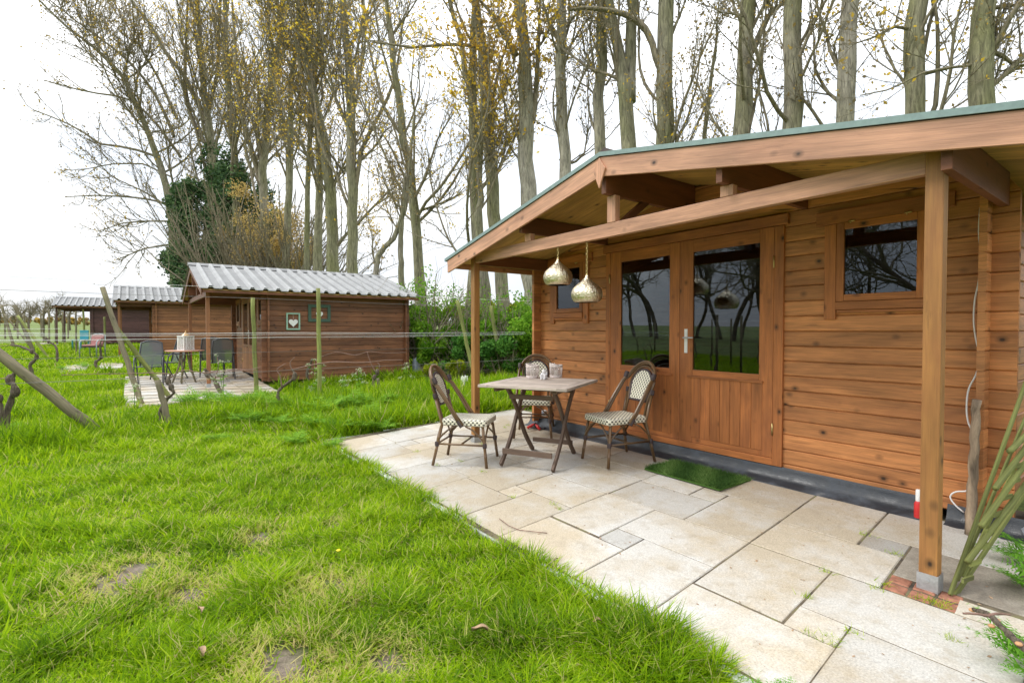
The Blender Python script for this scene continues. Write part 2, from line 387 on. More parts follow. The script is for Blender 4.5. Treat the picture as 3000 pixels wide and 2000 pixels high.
M['slab'] = slabmat('pale_concrete_slab', (.52, .50, .455), (.44, .375, .275))
M['slabgrey'] = slabmat('grey_concrete_slab', (.40, .39, .36), (.36, .32, .26))
M['aggregate'] = slabmat('exposed_aggregate_slab', (.30, .27, .22), (.22, .19, .15), 3)
M['kerb'] = slabmat('kerb_concrete', (.55, .57, .54), (.42, .44, .38))
t = NT('mossy_joint'); b_ = t.noise(t.n('NewGeometry').outputs['Position'], 9, 4)
t.P(Base_Color=t.ramp(b_, (.35, (.05, .04, .03)), (.55, (.15, .12, .075)), (.75, (.17, .19, .05))), Roughness=1); M['joint'] = t.m
t = NT('black_membrane'); ob = t.n('NewGeometry').outputs['Position']; b_ = t.noise(ob, 5, 5, .7)
ck = t.n('TexVoronoi', Vector=ob, Scale=170)
t.P(Base_Color=t.ramp(b_, (.50, (.022, .027, .034)), (.66, (.06, .07, .085)), (.82, (.20, .20, .19))), Roughness=t.ramp(b_, (.4, .28), (.7, .8))); t.bump(ck.outputs['Distance'], .3, .003); M['membrane'] = t.m
t = NT('grey_block_wall'); bk = t.n('TexBrick', Vector=t.map(t.obj(), (1, 1, 1)), Color1=(.16, .17, .15), Color2=(.13, .14, .13), Mortar=(.30, .30, .28), Scale=2.6)
t.P(Base_Color=bk.outputs[0], Roughness=.9); M['block'] = t.m
def glassmat():
    t = NT('window_glass'); fr = t.n('LayerWeight', Blend=.30); g = t.n('BsdfGlossy', Roughness=.004); g.inputs[0].default_value = (.86, .92, 1, 1)
    tr = t.n('BsdfTransparent'); tr.inputs[0].default_value = (.55, .58, .58, 1)
    ms = t.N.new('ShaderNodeMixShader'); t.t.links.new(t.math('ADD', t.math('MULTIPLY', fr.outputs['Fresnel'], 1.15), .03, True), ms.inputs[0])
    t.t.links.new(tr.outputs[0], ms.inputs[1]); t.t.links.new(g.outputs[0], ms.inputs[2]); t.t.links.new(ms.outputs[0], t.o.inputs[0]); return t.m
M['glass'] = glassmat()
t = NT('thin_clear_glass'); g_ = t.n('BsdfGlossy', Roughness=.02); tr_ = t.n('BsdfTransparent'); ms = t.N.new('ShaderNodeMixShader'); ms.inputs[0].default_value = .08
t.t.links.new(tr_.outputs[0], ms.inputs[1]); t.t.links.new(g_.outputs[0], ms.inputs[2]); t.t.links.new(ms.outputs[0], t.o.inputs[0]); M['cup'] = t.m
def weave():
    t = NT('cream_and_brown_weave'); sp = t.n('SeparateXYZ', Vector=t.uv()); u = t.math('DIVIDE', sp.outputs[0], .042); v = t.math('DIVIDE', sp.outputs[1], .021)
    row = t.math('MODULO', t.math('FLOOR', v), 2.0); uu = t.math('FRACT', t.math('ADD', u, t.math('MULTIPLY', row, .5))); vv = t.math('FRACT', v)
    d = t.math('MULTIPLY', t.math('LESS_THAN', uu, .42), t.math('LESS_THAN', t.math('ABSOLUTE', t.math('SUBTRACT', vv, .5)), .36))
    col = t.mix(d, (.78, .74, .60), (.045, .035, .03)); hgt = t.math('MULTIPLY', t.math('SINE', t.math('MULTIPLY', v, 6.283)), .5)
    t.bump(t.math('SUBTRACT', hgt, d), .5, .003); return t.P(Base_Color=col, Roughness=.45)
M['weave'] = weave()
def hammered():
    t = NT('hammered_champagne_metal'); ob = t.obj(); x = t.n('TexNoise', Vector=t.map(ob, (1, 1, 1)), Scale=26, Detail=2, Distortion=2.5)
    v = t.n('TexVoronoi', Vector=ob, Scale=75); h = t.math('ADD', t.math('MULTIPLY', x.outputs[0], 1.3), v.outputs['Distance'])
    t.bump(h, .6, .008); return t.P(Base_Color=t.ramp(x.outputs[0], (.4, (.62, .53, .36)), (.6, (.88, .80, .62))), Metallic=1.0, Roughness=.30)
M['hammer'] = hammered()
def corrug(name, c):
    t = NT(name); ob = t.n('NewGeometry').outputs['Position']; a = t.noise(ob, 2.5, 5, .7); b = t.noise(ob, 60, 2)
    col = t.ramp(a, (.3, mul3(c, .8)), (.6, c), (.75, mul3(c, 1.15))); col = t.mix(1.0, col, t.ramp(t.tone(), (0, .62), (1, 1.12)), 'MULTIPLY'); col = t.mix(t.ramp(b, (.68, 0.0), (.74, .7)), col, (.08, .09, .06))  # on the sheets, tone carries the painted light and shade of the ribs
    t.bump(a, .15, .01); return t.P(Base_Color=col, Roughness=.75)
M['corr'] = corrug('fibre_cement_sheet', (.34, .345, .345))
def meshfab():
    t = NT('open_mesh_fabric'); t.P(Base_Color=(.10, .115, .125), Roughness=.5)
    tr = t.n('BsdfTransparent'); ms = t.N.new('ShaderNodeMixShader'); ms.inputs[0].default_value = .78
    t.t.links.new(tr.outputs[0], ms.inputs[1]); t.t.links.new(t.b.outputs[0], ms.inputs[2]); t.t.links.new(ms.outputs[0], t.o.inputs[0]); return t.m
M['meshfab'] = meshfab()
t = NT('soil'); b_ = t.noise(t.n('NewGeometry').outputs['Position'], 6, 5); t.P(Base_Color=t.ramp(b_, (.3, (.06, .045, .035)), (.7, (.17, .13, .10))), Roughness=1); t.bump(b_, .8, .05); M['soil'] = t.m
M['rock'] = plain('dark_rubble', (.10, .11, .13), .8, 0, .5, 12, .6)
M['deadleaf'] = plain('dead_leaf', (.33, .22, .13), .8, 0, .3, 30)
M['knob'] = plain('orange_brown_cut_wood', (.50, .27, .13), .7, 0, .2, 60)
M['dandelion'] = plain('dandelion_yellow', (.85, .60, .02), .6, 0, .1)

# ------------------------------------------------------------------ setting: ground
def sheet(name, m, xs, ys, zf, kind='structure'):
    X, Y = np.meshgrid(xs, ys); Z = zf(X, Y); nm = NM(); nx, ny = len(xs), len(ys)
    i = (np.arange(ny-1)[:, None]*nx+np.arange(nx-1)[None, :]).ravel()
    nm.add(np.stack([X, Y, Z], -1).reshape(-1, 3), np.stack([i, i+1, i+1+nx, i+nx], 1)); o = nm.build(name, m, smooth=True); return tag(o, kind=kind)
def spread(a, b, n, far): # fine in the middle, coarse out to the horizon
    return np.unique(np.concatenate([-np.geomspace(-a+1, far, 25)[::-1]+1, np.linspace(a, b, n), np.geomspace(b+1, far, 25)-1]))
def lumps(X, Y): return .018*np.sin(X*1.7+1.1*np.sin(Y*1.3))*np.sin(Y*2.1+X*.6)
PAT = 0
BARE = [(*G(px, py)[:2], r) for px, py, r in ((350, 1680, .15), (385, 1650, .09), (570, 1705, .10), (970, 1710, .11), (760, 1555, .08), (800, 1905, .11), (860, 1950, .12), (1130, 1900, .07), (980, 1525, .05))]
lawn = sheet('lawn', M['lawn'], np.unique(np.concatenate([spread(-34, 6, 260, 1200), np.linspace(-6.5, -1, 120)])), np.unique(np.concatenate([spread(-6, 14, 140, 1200), np.linspace(-1.5, 2, 80)])), lambda X, Y: H(X, Y)-.045+lumps(X, Y)*((X < -6.8) | (Y < 1.6)))
co = np.zeros(len(lawn.data.vertices)*3); lawn.data.vertices.foreach_get('co', co); co = co.reshape(-1, 3); bv = np.zeros(len(co))
for bx, by, r in BARE: bv = np.maximum(bv, np.clip(1.5-np.hypot((co[:, 0]-bx)*.8, co[:, 1]-by)/r, 0, 1))
lawn.data.attributes.new('bare', 'FLOAT', 'POINT').data.foreach_set('value', bv.astype(np.float32))
# patio slabs: u is x sheared a little against the house line, v is y
def pz(x, y): return .0378*(y-3.18)
def uvx(u, v): return u-.085*(v-3.0)
G_ = .009
slabs = [(-2.347, -1.635, 2.60, 3.05), (-2.347, -2.12, 2.39, 2.60), (-2.12, -1.635, 1.94, 2.60), (-2.815, -2.12, 1.96, 2.39), (-2.815, -2.347, 2.41, 3.05),
 (-3.50, -2.815, 2.62, 3.05), (-3.505, -3.283, 2.42, 2.62), (-3.283, -2.815, 1.96, 2.62), (-3.985, -3.283, 1.96, 2.42), (-3.985, -3.505, 2.42, 3.08),
 (-4.67, -3.985, 1.98, 2.45), (-4.67, -4.46, 2.45, 2.68), (-4.46, -3.985, 2.45, 3.08), (-5.16, -4.67, 1.98, 2.68), (-5.16, -4.46, 2.68, 3.14),
 (-5.70, -5.16, 2.02, 2.48), (-5.70, -5.46, 2.48, 2.70), (-5.46, -5.16, 2.48, 3.14), (-6.30, -5.70, 2.02, 2.50), (-6.30, -5.70, 2.50, 3.16), (-5.70, -5.46, 2.70, 3.14),
 (-2.11, -1.635, 3.05, 3.71), (-2.81, -2.11, 3.05, 3.50), (-2.34, -2.11, 3.50, 3.71), (-2.81, -2.34, 3.50, 4.30), (-2.34, -1.635, 3.71, 4.30),
 (-1.635, -1.17, 3.50, 4.30), (-1.635, -.945, 3.04, 3.50), (-1.17, -.48, 3.71, 4.30), (-1.635, -1.17, 2.37, 3.04),
 (-1.17, -.95, 2.36, 2.57), (-1.17, -.40, 2.57, 3.04), (-1.635, -.95, 1.91, 2.36), (-.95, -.24, 1.91, 2.57), (-.40, .05, 2.57, 3.04), (-.66, .10, 3.04, 3.20), (-.48, .3, 3.73, 4.30),
 (-3.50, -2.81, 3.05, 3.52), (-3.50, -2.81, 3.52, 3.74), (-3.98, -3.50, 3.08, 3.74), (-3.50, -2.81, 3.74, 4.30), (-4.22, -3.50, 3.74, 4.30), (-4.46, -3.98, 3.08, 3.52), (-4.46, -3.98, 3.52, 3.74),
 (-5.16, -4.46, 3.14, 3.60), (-4.92, -4.22, 3.74, 4.30), (-5.16, -4.46, 3.60, 3.74), (-5.64, -5.16, 3.14, 3.84), (-5.16, -4.92, 3.74, 4.30), (-6.30, -5.64, 3.16, 3.62), (-6.30, -5.64, 3.62, 4.08), (-5.64, -5.16, 3.84, 4.30), (-6.30, -5.60, 4.08, 4.85), (-5.60, -5.30, 4.30, 4.85)]
grey = [(-1.17, -.945, 3.50, 3.71), (-2.347, -2.12, 2.39, 2.60)]
mb = MB(); mg = MB()
def slab(b, u0, u1, v0, v1, top=0.0, th=.05, zf=pz):
    j = lambda: random.uniform(-.0025, .0025); hh = random.uniform(-.0005, .0025); g = G_+random.uniform(-.004, .003); c = .005; n0 = len(b.v)
    q = [(u0+g/2, v0+g/2), (u1-g/2, v0+g/2), (u1-g/2, v1-g/2), (u0+g/2, v1-g/2)]; tone = random.random()
    ring = lambda ins, dz: [(uvx(u+(ins if k in (0, 3) else -ins)+j(), v), v+(ins if k < 2 else -ins), zf(uvx(u, v), v)+top+hh+dz) for k, (u, v) in enumerate(q)]
    for r in (ring(0, -th), ring(0, -c), ring(c, 0)): b.v += [tuple(float(a) for a in p) for p in r]
    for l in (0, 4):
        for k in range(4):
            k2 = (k+1) % 4; b.face([n0+l+k, n0+l+k2, n0+l+4+k2, n0+l+4+k], [(0, 0)]*4, tone)
    b.face([n0+8, n0+9, n0+10, n0+11], [(0, 0)]*4, tone)
for s_ in slabs: slab(mg if s_ in grey else mb, s_[0], s_[1], 1.925 if s_[2] < 2.03 else s_[2], s_[3])
slab(mg, -1.17, -.945, 3.50, 3.71)
pat = mb.build('patio_paving', M['slab']); tag(pat, kind='structure')
pg = mg.build('grey_paving_slabs', M['slabgrey']); tag(pg, kind='structure')
b = MB(); slab(b, -.945, -.42, 3.24, 3.71, .0); slab(b, -.42, .3, 3.2, 3.73, .0); tag(b.build('aggregate_paving', M['aggregate']), kind='structure')
b = MB()
for i, (u, v) in enumerate([(-.945, 3.045), (-.84, 3.045), (-.74, 3.045), (-.945, 3.145), (-.84, 3.145), (-.74, 3.145)]): slab(b, u, u+.10, v, v+.095, .0+random.uniform(-.001, .003))
tag(b.build('brick_patch', M['brick'], bevel=.004), kind='structure')
b = MB(); x0, x1 = -6.38, .3
b.v += [(x0-.0, 1.88, pz(0, 1.88)-.0035), (x1, 1.88, pz(0, 1.88)-.0035), (x1, 4.9, pz(0, 4.9)-.0035), (x0-.1, 4.9, pz(0, 4.9)-.0035)]; b.face([0, 1, 2, 3], [(0, 0)]*4, .5)
tag(b.build('patio_joints', M['joint']), kind='structure')
b = MB()
for k in range(8):
    xa = .3-k*.86; M_ = None
    b.box((xa-.85, 1.86+.004*(k % 2), pz(0, 1.9)-.09), (xa-.004, 1.91+.004*(k % 2), pz(0, 1.9)-.002+.004*((k*7) % 3-1)))
for k in range(4): b.box((-6.47, 1.92+k*.75, -.14), (-6.42, 1.92+k*.75+.745, pz(0, 2.0+k*.75)-.004))
tag(b.build('kerb', M['kerb'], bevel=.005), kind='structure')

# ------------------------------------------------------------------ cabins
def planks(b, segs, z0, pitch_, ztop, y0, th, cham=.008, roof=None, axis='x', face=-1):
    """log boards between z0 and ztop. segs(za, zb) gives intervals; roof(z) half-intervals for gables"""
    z = z0; first = True
    while z < ztop-.01:
        zb = min(z+pitch_, ztop)
        for (a0, a1) in segs(z, zb):
            if roof:
                (l0, r0), (l1, r1) = roof(z), roof(zb)
                p = [max(a0, l0), min(a1, r0), min(a1, r1), max(a0, l1)]
                if p[1]-p[0] < .03: continue
                if p[2] < p[3]: p[2] = p[3] = (p[2]+p[3])/2+.001
            else: p = [a0, a1, a1, a0]
            tone = random.random(); ou, ov = random.random()*50, random.random()*50; n0 = len(b.v)
            def V(a, d, z_): b.v.append((a, d, z_) if axis == 'x' else (d, a, z_))
            yo, yi, yc = y0, y0-face*th, y0-face*cham
            for (a, d, zz) in ((p[0], yi, z), (p[0], yc, z+.0005), (p[0], yo, z+cham), (p[3], yo, zb-cham), (p[3], yc, zb-.0015), (p[3], yi, zb-.0015),
                               (p[1], yi, z), (p[1], yc, z+.0005), (p[1], yo, z+cham), (p[2], yo, zb-cham), (p[2], yc, zb-.0015), (p[2], yi, zb-.0015)): V(a, d, zz)
            L = max(p[1]-p[0], p[2]-p[3]); vv = [0, .01, .012, pitch_-.012, pitch_-.01, pitch_]
            for k in range(5):
                b.face([n0+k, n0+6+k, n0+7+k, n0+k+1], [(ou, ov+vv[k]), (ou+L, ov+vv[k]), (ou+L, ov+vv[k+1]), (ou, ov+vv[k+1])], tone)
            b.face([n0+k for k in range(6)], [(ou, ov+vv[k]) for k in range(6)], tone); b.face([n0+6+k for k in reversed(range(6))], [(ou, ov+vv[k]) for k in reversed(range(6))], tone)
            b.face([n0+5, n0+11, n0+6, n0], [(ou, ov), (ou+L, ov), (ou+L, ov+.05), (ou, ov+.05)], tone)
        z += pitch_ if not first else pitch_
        first = False

def window(root, x0, x1, z0, z1, fm, side=True):
    """x0..x1, z0..z1 is the glass; y=0 wall face"""
    b = MB(); fw = .052; T = .03
    b.box((x0-fw, -T, z0-fw), (x0, .03, z1+fw)); b.box((x1, -T, z0-fw), (x1+fw, .03, z1+fw))
    b.box((x0, -T, z0-fw), (x1, .03, z0)); b.box((x0, -T, z1), (x1, .03, z1+fw))
    w_ = b.build('window', fm, root, bevel=.004)
    g = MB(); g.box((x0, -.012, z0), (x1, -.006, z1)); g.build('pane', M['glass'], w_)
    c = MB(); c.box((x0-fw-.085, -.024, z0-.185), (x0-fw-.003, .0, z1+fw-.003)); c.box((x1+fw+.003, -.024, z0-.185), (x1+fw+.085, .0, z1+fw-.003))
    c.box((x0-fw-.145, -.027, z1+fw), (x1+fw+.145, .0, z1+fw+.10)); c.build('window_surround', fm, w_, bevel=.003)
    c = MB(); c.box((x0-fw, -.036, z0-fw-.062), (x1+fw, .0, z0-fw-.003)); c.box((x0-fw+.002, -.022, z0-fw-.085), (x1+fw-.002, .0, z0-fw-.065)); c.build('sill', fm, w_, bevel=.003)
    for xx in (x0+.05, x1-.05):
        h = MB(); h.tube([(xx-.022, -.034, z1+fw+.002), (xx+.022, -.034, z1+fw+.002)], .005, 8); h.tube([(xx-.006, -.036, z1+fw+.002), (xx-.006, -.036, z1+fw-.014)], .003, 6); h.build('hinge', M['brass'], w_, smooth=True)
    return w_

def door_leaf(root, x0, x1, px0, px1, fm, handle=None, n=6, hx=None):
    zb, zt, pz0, pz1 = .185, 2.122, .882, 2.005; T = .02
    b = MB(); b.box((x0, -T, zb), (px0, .03, zt)); b.box((px1, -T, zb), (x1, .03, zt)); b.box((px0, -T, pz1), (px1, .03, zt)); b.box((px0, -T, pz0-.065), (px1, .03, pz0)); b.box((px0, -T, zb), (px1, .03, zb+.055))
    d = b.build('door', fm, root, bevel=.004)
    g = MB(); g.box((px0, -.006, pz0), (px1, .0, pz1)); g.build('pane', M['glass'], d)
    p = MB(); a0, a1 = px0-.01, px1+.035; st = (a1-a0)/n
    for k in range(n): p.box((a0+k*st+.001, -.024, zb+.048), (a0+(k+1)*st-.001, -.003, pz0-.073), ax=2)
    p.build('door_panel', fm, d, bevel=.004)
    r = MB(); r.box((a0-.04, -.034, pz0-.075), (a1+.005, -.018, pz0-.055)); r.build('rail', fm, d, bevel=.002)
    if handle is not None:
        h = MB(); h.box((handle-.017, -.027, 1.04), (handle+.017, -.019, 1.272)); h.box((handle-.005, -.030, 1.095), (handle+.005, -.0265, 1.125)); pl = h.build('handle_plate', M['white'], d, bevel=.003)
        h = MB(); h.tube([(handle, -.025, 1.187), (handle, -.07, 1.187), (handle+.01, -.075, 1.187), (handle+.11, -.075, 1.19)], .008, 8); h.build('handle', M['galv'], d, smooth=True)
    if hx is not None:
        for zz in (.43, 1.83):
            h = MB(); h.tube([(hx, -.026, zz-.05), (hx, -.026, zz+.05)], .007, 8); h.build('hinge', M['brass'], d, smooth=True)
    return d

def corrugated(b, xr, zr, xe, ze, ya, yb, pitch_=.27):
    """one roof side in trapezoid corrugations running down the slope from ridge (xr,zr) to eave (xe,ze)"""
    prof = []; y = ya
    while y < yb:
        prof += [(y, 0), (y+pitch_*.56, 0), (y+pitch_*.67, .06), (y+pitch_*.88, .06)]; y += pitch_
    prof.append((yb, 0)); n0 = len(b.v); n = len(prof)
    for (x, z) in ((xr, zr), (xe, ze)):
        for dz in (0, -.008):
            for (yy, h) in prof: b.v.append((x, yy, z+h+dz))
    for k in range(n-1):
        b.face([n0+k, n0+k+1, n0+2*n+k+1, n0+2*n+k], [(0, 0)]*4, (.18+.12*random.random()) if k % 4 == 0 else .95); b.face([n0+n+k+1, n0+n+k, n0+3*n+k, n0+3*n+k+1], [(0, 0)]*4, .5)  # flat pans darker, ribs lighter: lit and shaded stripes painted into the tone
        b.face([n0+2*n+k, n0+2*n+k+1, n0+3*n+k+1, n0+3*n+k], [(0, 0)]*4, .5); b.face([n0+k+1, n0+k, n0+n+k, n0+n+k+1], [(0, 0)]*4, .5)

def cabin(label, loc, main=True, wm='wall', bm='beam', fm='frame', pm='post', porch=1.15, apex=2.69, slope=.2251, slope_r=None, over=.255, back=3.5, door='double', stone=None):
    root = thing('log_cabin', label, 'cabin', loc, 0, 'log cabins in a row')
    slr = slope_r or slope; sl = lambda q: slr if q > 0 else slope
    W = 2.18; xa = .09 if main else 0.0; px = 2.125; wmt = M[wm]; P0, PT = .154, .122
    wins = [(-1.84, -1.43, 1.528, 2.015), (1.40, 1.845, 1.528, 2.015)]; dx0, dx1 = -1.01, .955
    rz = lambda x: apex-.03-sl(x-xa)*abs(x-xa)-.02          # underside of the roof boarding
    def segs(za, zb):
        cut = []
        if za < 2.12: cut.append((dx0, dx1))
        for (a, c, z0, z1) in wins:
            if zb > z0+.02 and za < z1-.02: cut.append((a, c))
        cut.sort(); out = []; x = -2.345
        for (a, c) in cut: out.append((x, a)); x = c
        out.append((x, 2.345)); return out
    roofspan = lambda z: (xa-(apex-.052-z)/slope, xa+(apex-.052-z)/slr) if z > 1.9 else (-9, 9)
    b = MB(); z0 = P0-PT+.04
    planks(b, segs, .07, P0-.07, P0-.001, 0, .04, roof=None); planks(b, segs, P0, PT, 2.62, 0, .04, roof=roofspan); b.build('front_wall', wmt, root)
    for s in (-1, 1):
        b = MB(); planks(b, lambda a, c: [(-.115, back+.12)], .07, P0-.07, P0-.001, s*(W+.04), .04, axis='y', face=s)
        planks(b, lambda a, c: [(-.115, back+.12)], P0, PT, 2.12, s*(W+.04), .04, axis='y', face=s); b.box((s*(W+.02)-.018, -.0, 2.12), (s*(W+.02)+.018, back, rz(s*(W+.02))-.004), ax=1); b.build('side_wall', wmt, root)
    b = MB(); planks(b, lambda a, c: [(-2.345, 2.345)], .07, PT, 2.62, back, .04, face=1, roof=roofspan); b.build('rear_wall', wmt, root)
    b = MB(); b.box((-W, .05, .05), (W, back-.05, .07)); b.build('floor', M['black'], root)
    # doors
    b = MB(); b.box((dx0, -.022, .125), (dx0+.065, .03, 2.122), tone=.5); b.box((dx1-.078, -.022, .125), (dx1, .03, 2.122), tone=.5); b.box((dx0+.065, -.024, .125), (dx1-.078, .03, .183))
    b.build('door_frame', M[fm], root, bevel=.003)
    b = MB(); b.box((dx0-.035, -.034, 2.126), (dx1+.035, .0, 2.212)); b.build('lintel', M[fm], root, bevel=.003)
    door_leaf(root, dx0+.067, -.041, -.79, -.157, M[fm], None, 6, dx0+.06); door_leaf(root, -.039, dx1-.080, .108, .755, M[fm], .037, 7, dx1-.078)
    for wi in wins: window(root, *wi, M[fm])
    # porch
    yp = -porch
    for s in (-1, 1):
        zt = rz(s*px+xa)-.005; b = MB(); zb = .05-.0378*porch if main else .05
        b.box((s*px+xa-.0375, yp-.0, zb), (s*px+xa+.0375, yp+.075, zt if not main else (zt-.0)), tone=.5); p = b.build('post', M[pm], root, bevel=.004)
        g = MB(); x = s*px+xa; zz = zb-.05
        g.box((x-.043, yp-.006, zz), (x+.043, yp-.001, zz+.085)); g.box((x-.043, yp+.076, zz), (x+.043, yp+.081, zz+.085)); g.box((x-.0435, yp-.005, zz), (x-.0385, yp+.08, zz+.083)); g.box((x+.0385, yp-.005, zz), (x+.0435, yp+.08, zz+.083))
        g.box((x-.038, yp, zz), (x+.038, yp+.075, zz+.045)); g.tube([(x, yp-.010, zz+.05), (x, yp-.005, zz+.05)], .008, 8); g.build('post_base', M['galv'], p)
    tb0, tb1 = 2.035, 2.148
    b = MB(); b.box((-px+xa+.039, yp+.012, tb0), (px+xa-.039, yp+.062, tb1)); b.build('tie_beam', M[bm], root, bevel=.004)
    for x, wd, st in ((-px, .045, 0), (px+.06 if main else px, .045, 0), (-1.11, .045, .075), (1.02, .045, .075), (0, .05, .22)):
        x += xa; top = rz(x+(.02 if x > xa else -.02))-.002; b = MB()
        lo = tb0-.015 if not st else tb1+st
        y_0 = yp-.10+.02; 
        if not st: y_0 = yp+.078 if not (main and x > 0) else yp-.06
        b.box((x-wd/2, y_0, lo), (x+wd/2, -.003, top)); b.build('purlin', M['purlin'], root, bevel=.003)
        if st:
            c = MB(); c.box((x-.045, yp+.008, tb1+.001), (x+.045, yp+.066, tb1+st-.001), ax=2); c.build('support_block', M[bm], root, bevel=.003)
    b = MB(); b.beam((xa, yp+.10, tb1-.02), (xa, yp+.46, tb1+.24), .045, .06); b.build('brace', M['purlin'], root, bevel=.003)
    # roof
    yf = yp-.12; yb = back+.25; hx = px+over+.17
    b = MB(); nb = int((yb-yf)/.098)
    for s in (-1, 1):
        for k in range(nb):
            y0 = yf+.026+k*.098; tone = random.random()
            x0_, x1_ = xa, xa+s*hx; z0_, z1_ = apex-.05, apex-.05-sl(s)*hx
            b.prism([(x0_, y0, z0_), (x1_, y0, z1_), (x1_, y0, z1_+.018), (x0_, y0, z0_+.018)], (0, .0965, 0), tone, uax=(x1_-x0_, 0, z1_-z0_))
    roof = b.build('roof', M['ceil'], root)
    for s in (-1, 1):
        b = MB(); x0_, x1_ = xa, xa+s*(hx-.05); zt = apex-.032; hh = .155
        b.prism([(x0_, yf, zt), (x1_, yf, zt-sl(s)*(hx-.05)), (x1_+s*(-.0), yf, zt-sl(s)*(hx-.05)-hh*.93), (x0_, yf, zt-hh)], (0, .024, 0), uax=(x1_-x0_, 0, -sl(s)*hx)); b.build('fascia', M[bm], roof, bevel=.003)
        b = MB(); b.box((xa+s*(hx-.03), yf+.03, apex-.05-sl(s)*hx-.055) if s > 0 else (xa-hx+.0, yf+.03, apex-.05-sl(s)*hx-.055), (xa+hx, yb, apex-.052-sl(s)*hx) if s > 0 else (xa-hx+.03, yb, apex-.052-sl(s)*hx)); b.build('eave_board', M[bm], roof)
        if main:
            b = MB(); b.prism([(xa, yf-.012, apex+.006), (xa+s*hx, yf-.012, apex+.006-sl(s)*hx), (xa+s*hx, yf-.012, apex-.028-sl(s)*hx), (xa, yf-.012, apex-.028)], (0, .009, 0)); b.build('roof_trim', M['trim'], roof)
            b = MB(); b.prism([(xa, yf, apex+.000), (xa+s*hx, yf, apex-sl(s)*hx), (xa+s*hx, yf, apex-.028-sl(s)*hx), (xa, yf, apex-.028)], (0, yb-yf, 0)); b.build('roof_covering', M['felt'], roof)
        else:
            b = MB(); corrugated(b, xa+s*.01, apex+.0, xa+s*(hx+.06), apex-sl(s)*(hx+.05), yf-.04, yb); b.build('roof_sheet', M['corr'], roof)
    if main:
        b = MB(); hz = apex-.032
        b.prism([(xa, yf-.016, hz-.01), (xa+.065, yf-.016, hz-.105), (xa, yf-.016, hz-.255), (xa-.065, yf-.016, hz-.105)], (0, .015, 0), uax=(0, 0, 1)); b.build('gable_ornament', M[bm], root, bevel=.002)
        b = MB(); b.prism([(xa-.12, yf+.02, apex-.02), (xa+.16, yf+.02, apex-.025), (xa+.02, yf+.02, apex+.045)], (0, yb-yf-.02, 0)); b.build('ridge_cap', M['felt'], roof)
        b = MB(); y0 = -.012
        prof = [(0.0, .125), (-.012, .10), (-.022, .055), (-.06, .018), (-.12, .008), (-.128, .0)]
        def strip(xs, xe, dz=0, n=24, jag=.006):
            n0 = len(b.v)
            for k in range(n+1):
                x = xs+(xe-xs)*k/n
                for (yy, zz) in prof: b.v.append((x, y0+yy+random.uniform(-jag, jag)*(zz < .06), zz+dz+.0378*yy+random.uniform(-.001, .003)))
            m_ = len(prof)
            for k in range(n):
                for q in range(m_-1): b.face([n0+k*m_+q, n0+k*m_+q+1, n0+(k+1)*m_+q+1, n0+(k+1)*m_+q], [(0, 0)]*4, .5)
        strip(-2.36, 1.98); strip(2.03, 2.9, -.012); b.build('plinth_membrane', M['membrane'], root, smooth=True)
    else:
        b = MB(); b.prism([(xa-.16, yf-.05, apex-.02), (xa+.16, yf-.05, apex-.02), (xa, yf-.05, apex+.06)], (0, yb-yf+.05, 0)); b.build('ridge_cap', M['corr'], roof)
    return root
cab1 = cabin('warm orange-brown cabin with gable porch and double glazed doors, nearest the camera', (-3.01, 4.33, .043), slope_r=.188)
cab2 = cabin('red-brown cabin with grey corrugated roof and heart frames on its side wall', (-15.30, 2.55, float(H(-15, 2.5))-.03), False, 'wallred', 'purlin', 'wallmid', 'wallmid', 1.22, 2.93, .29)

def at(root, p): # a world point in the frame of an unrotated thing
    return tuple(float(a-b) for a, b in zip(p, root.location))
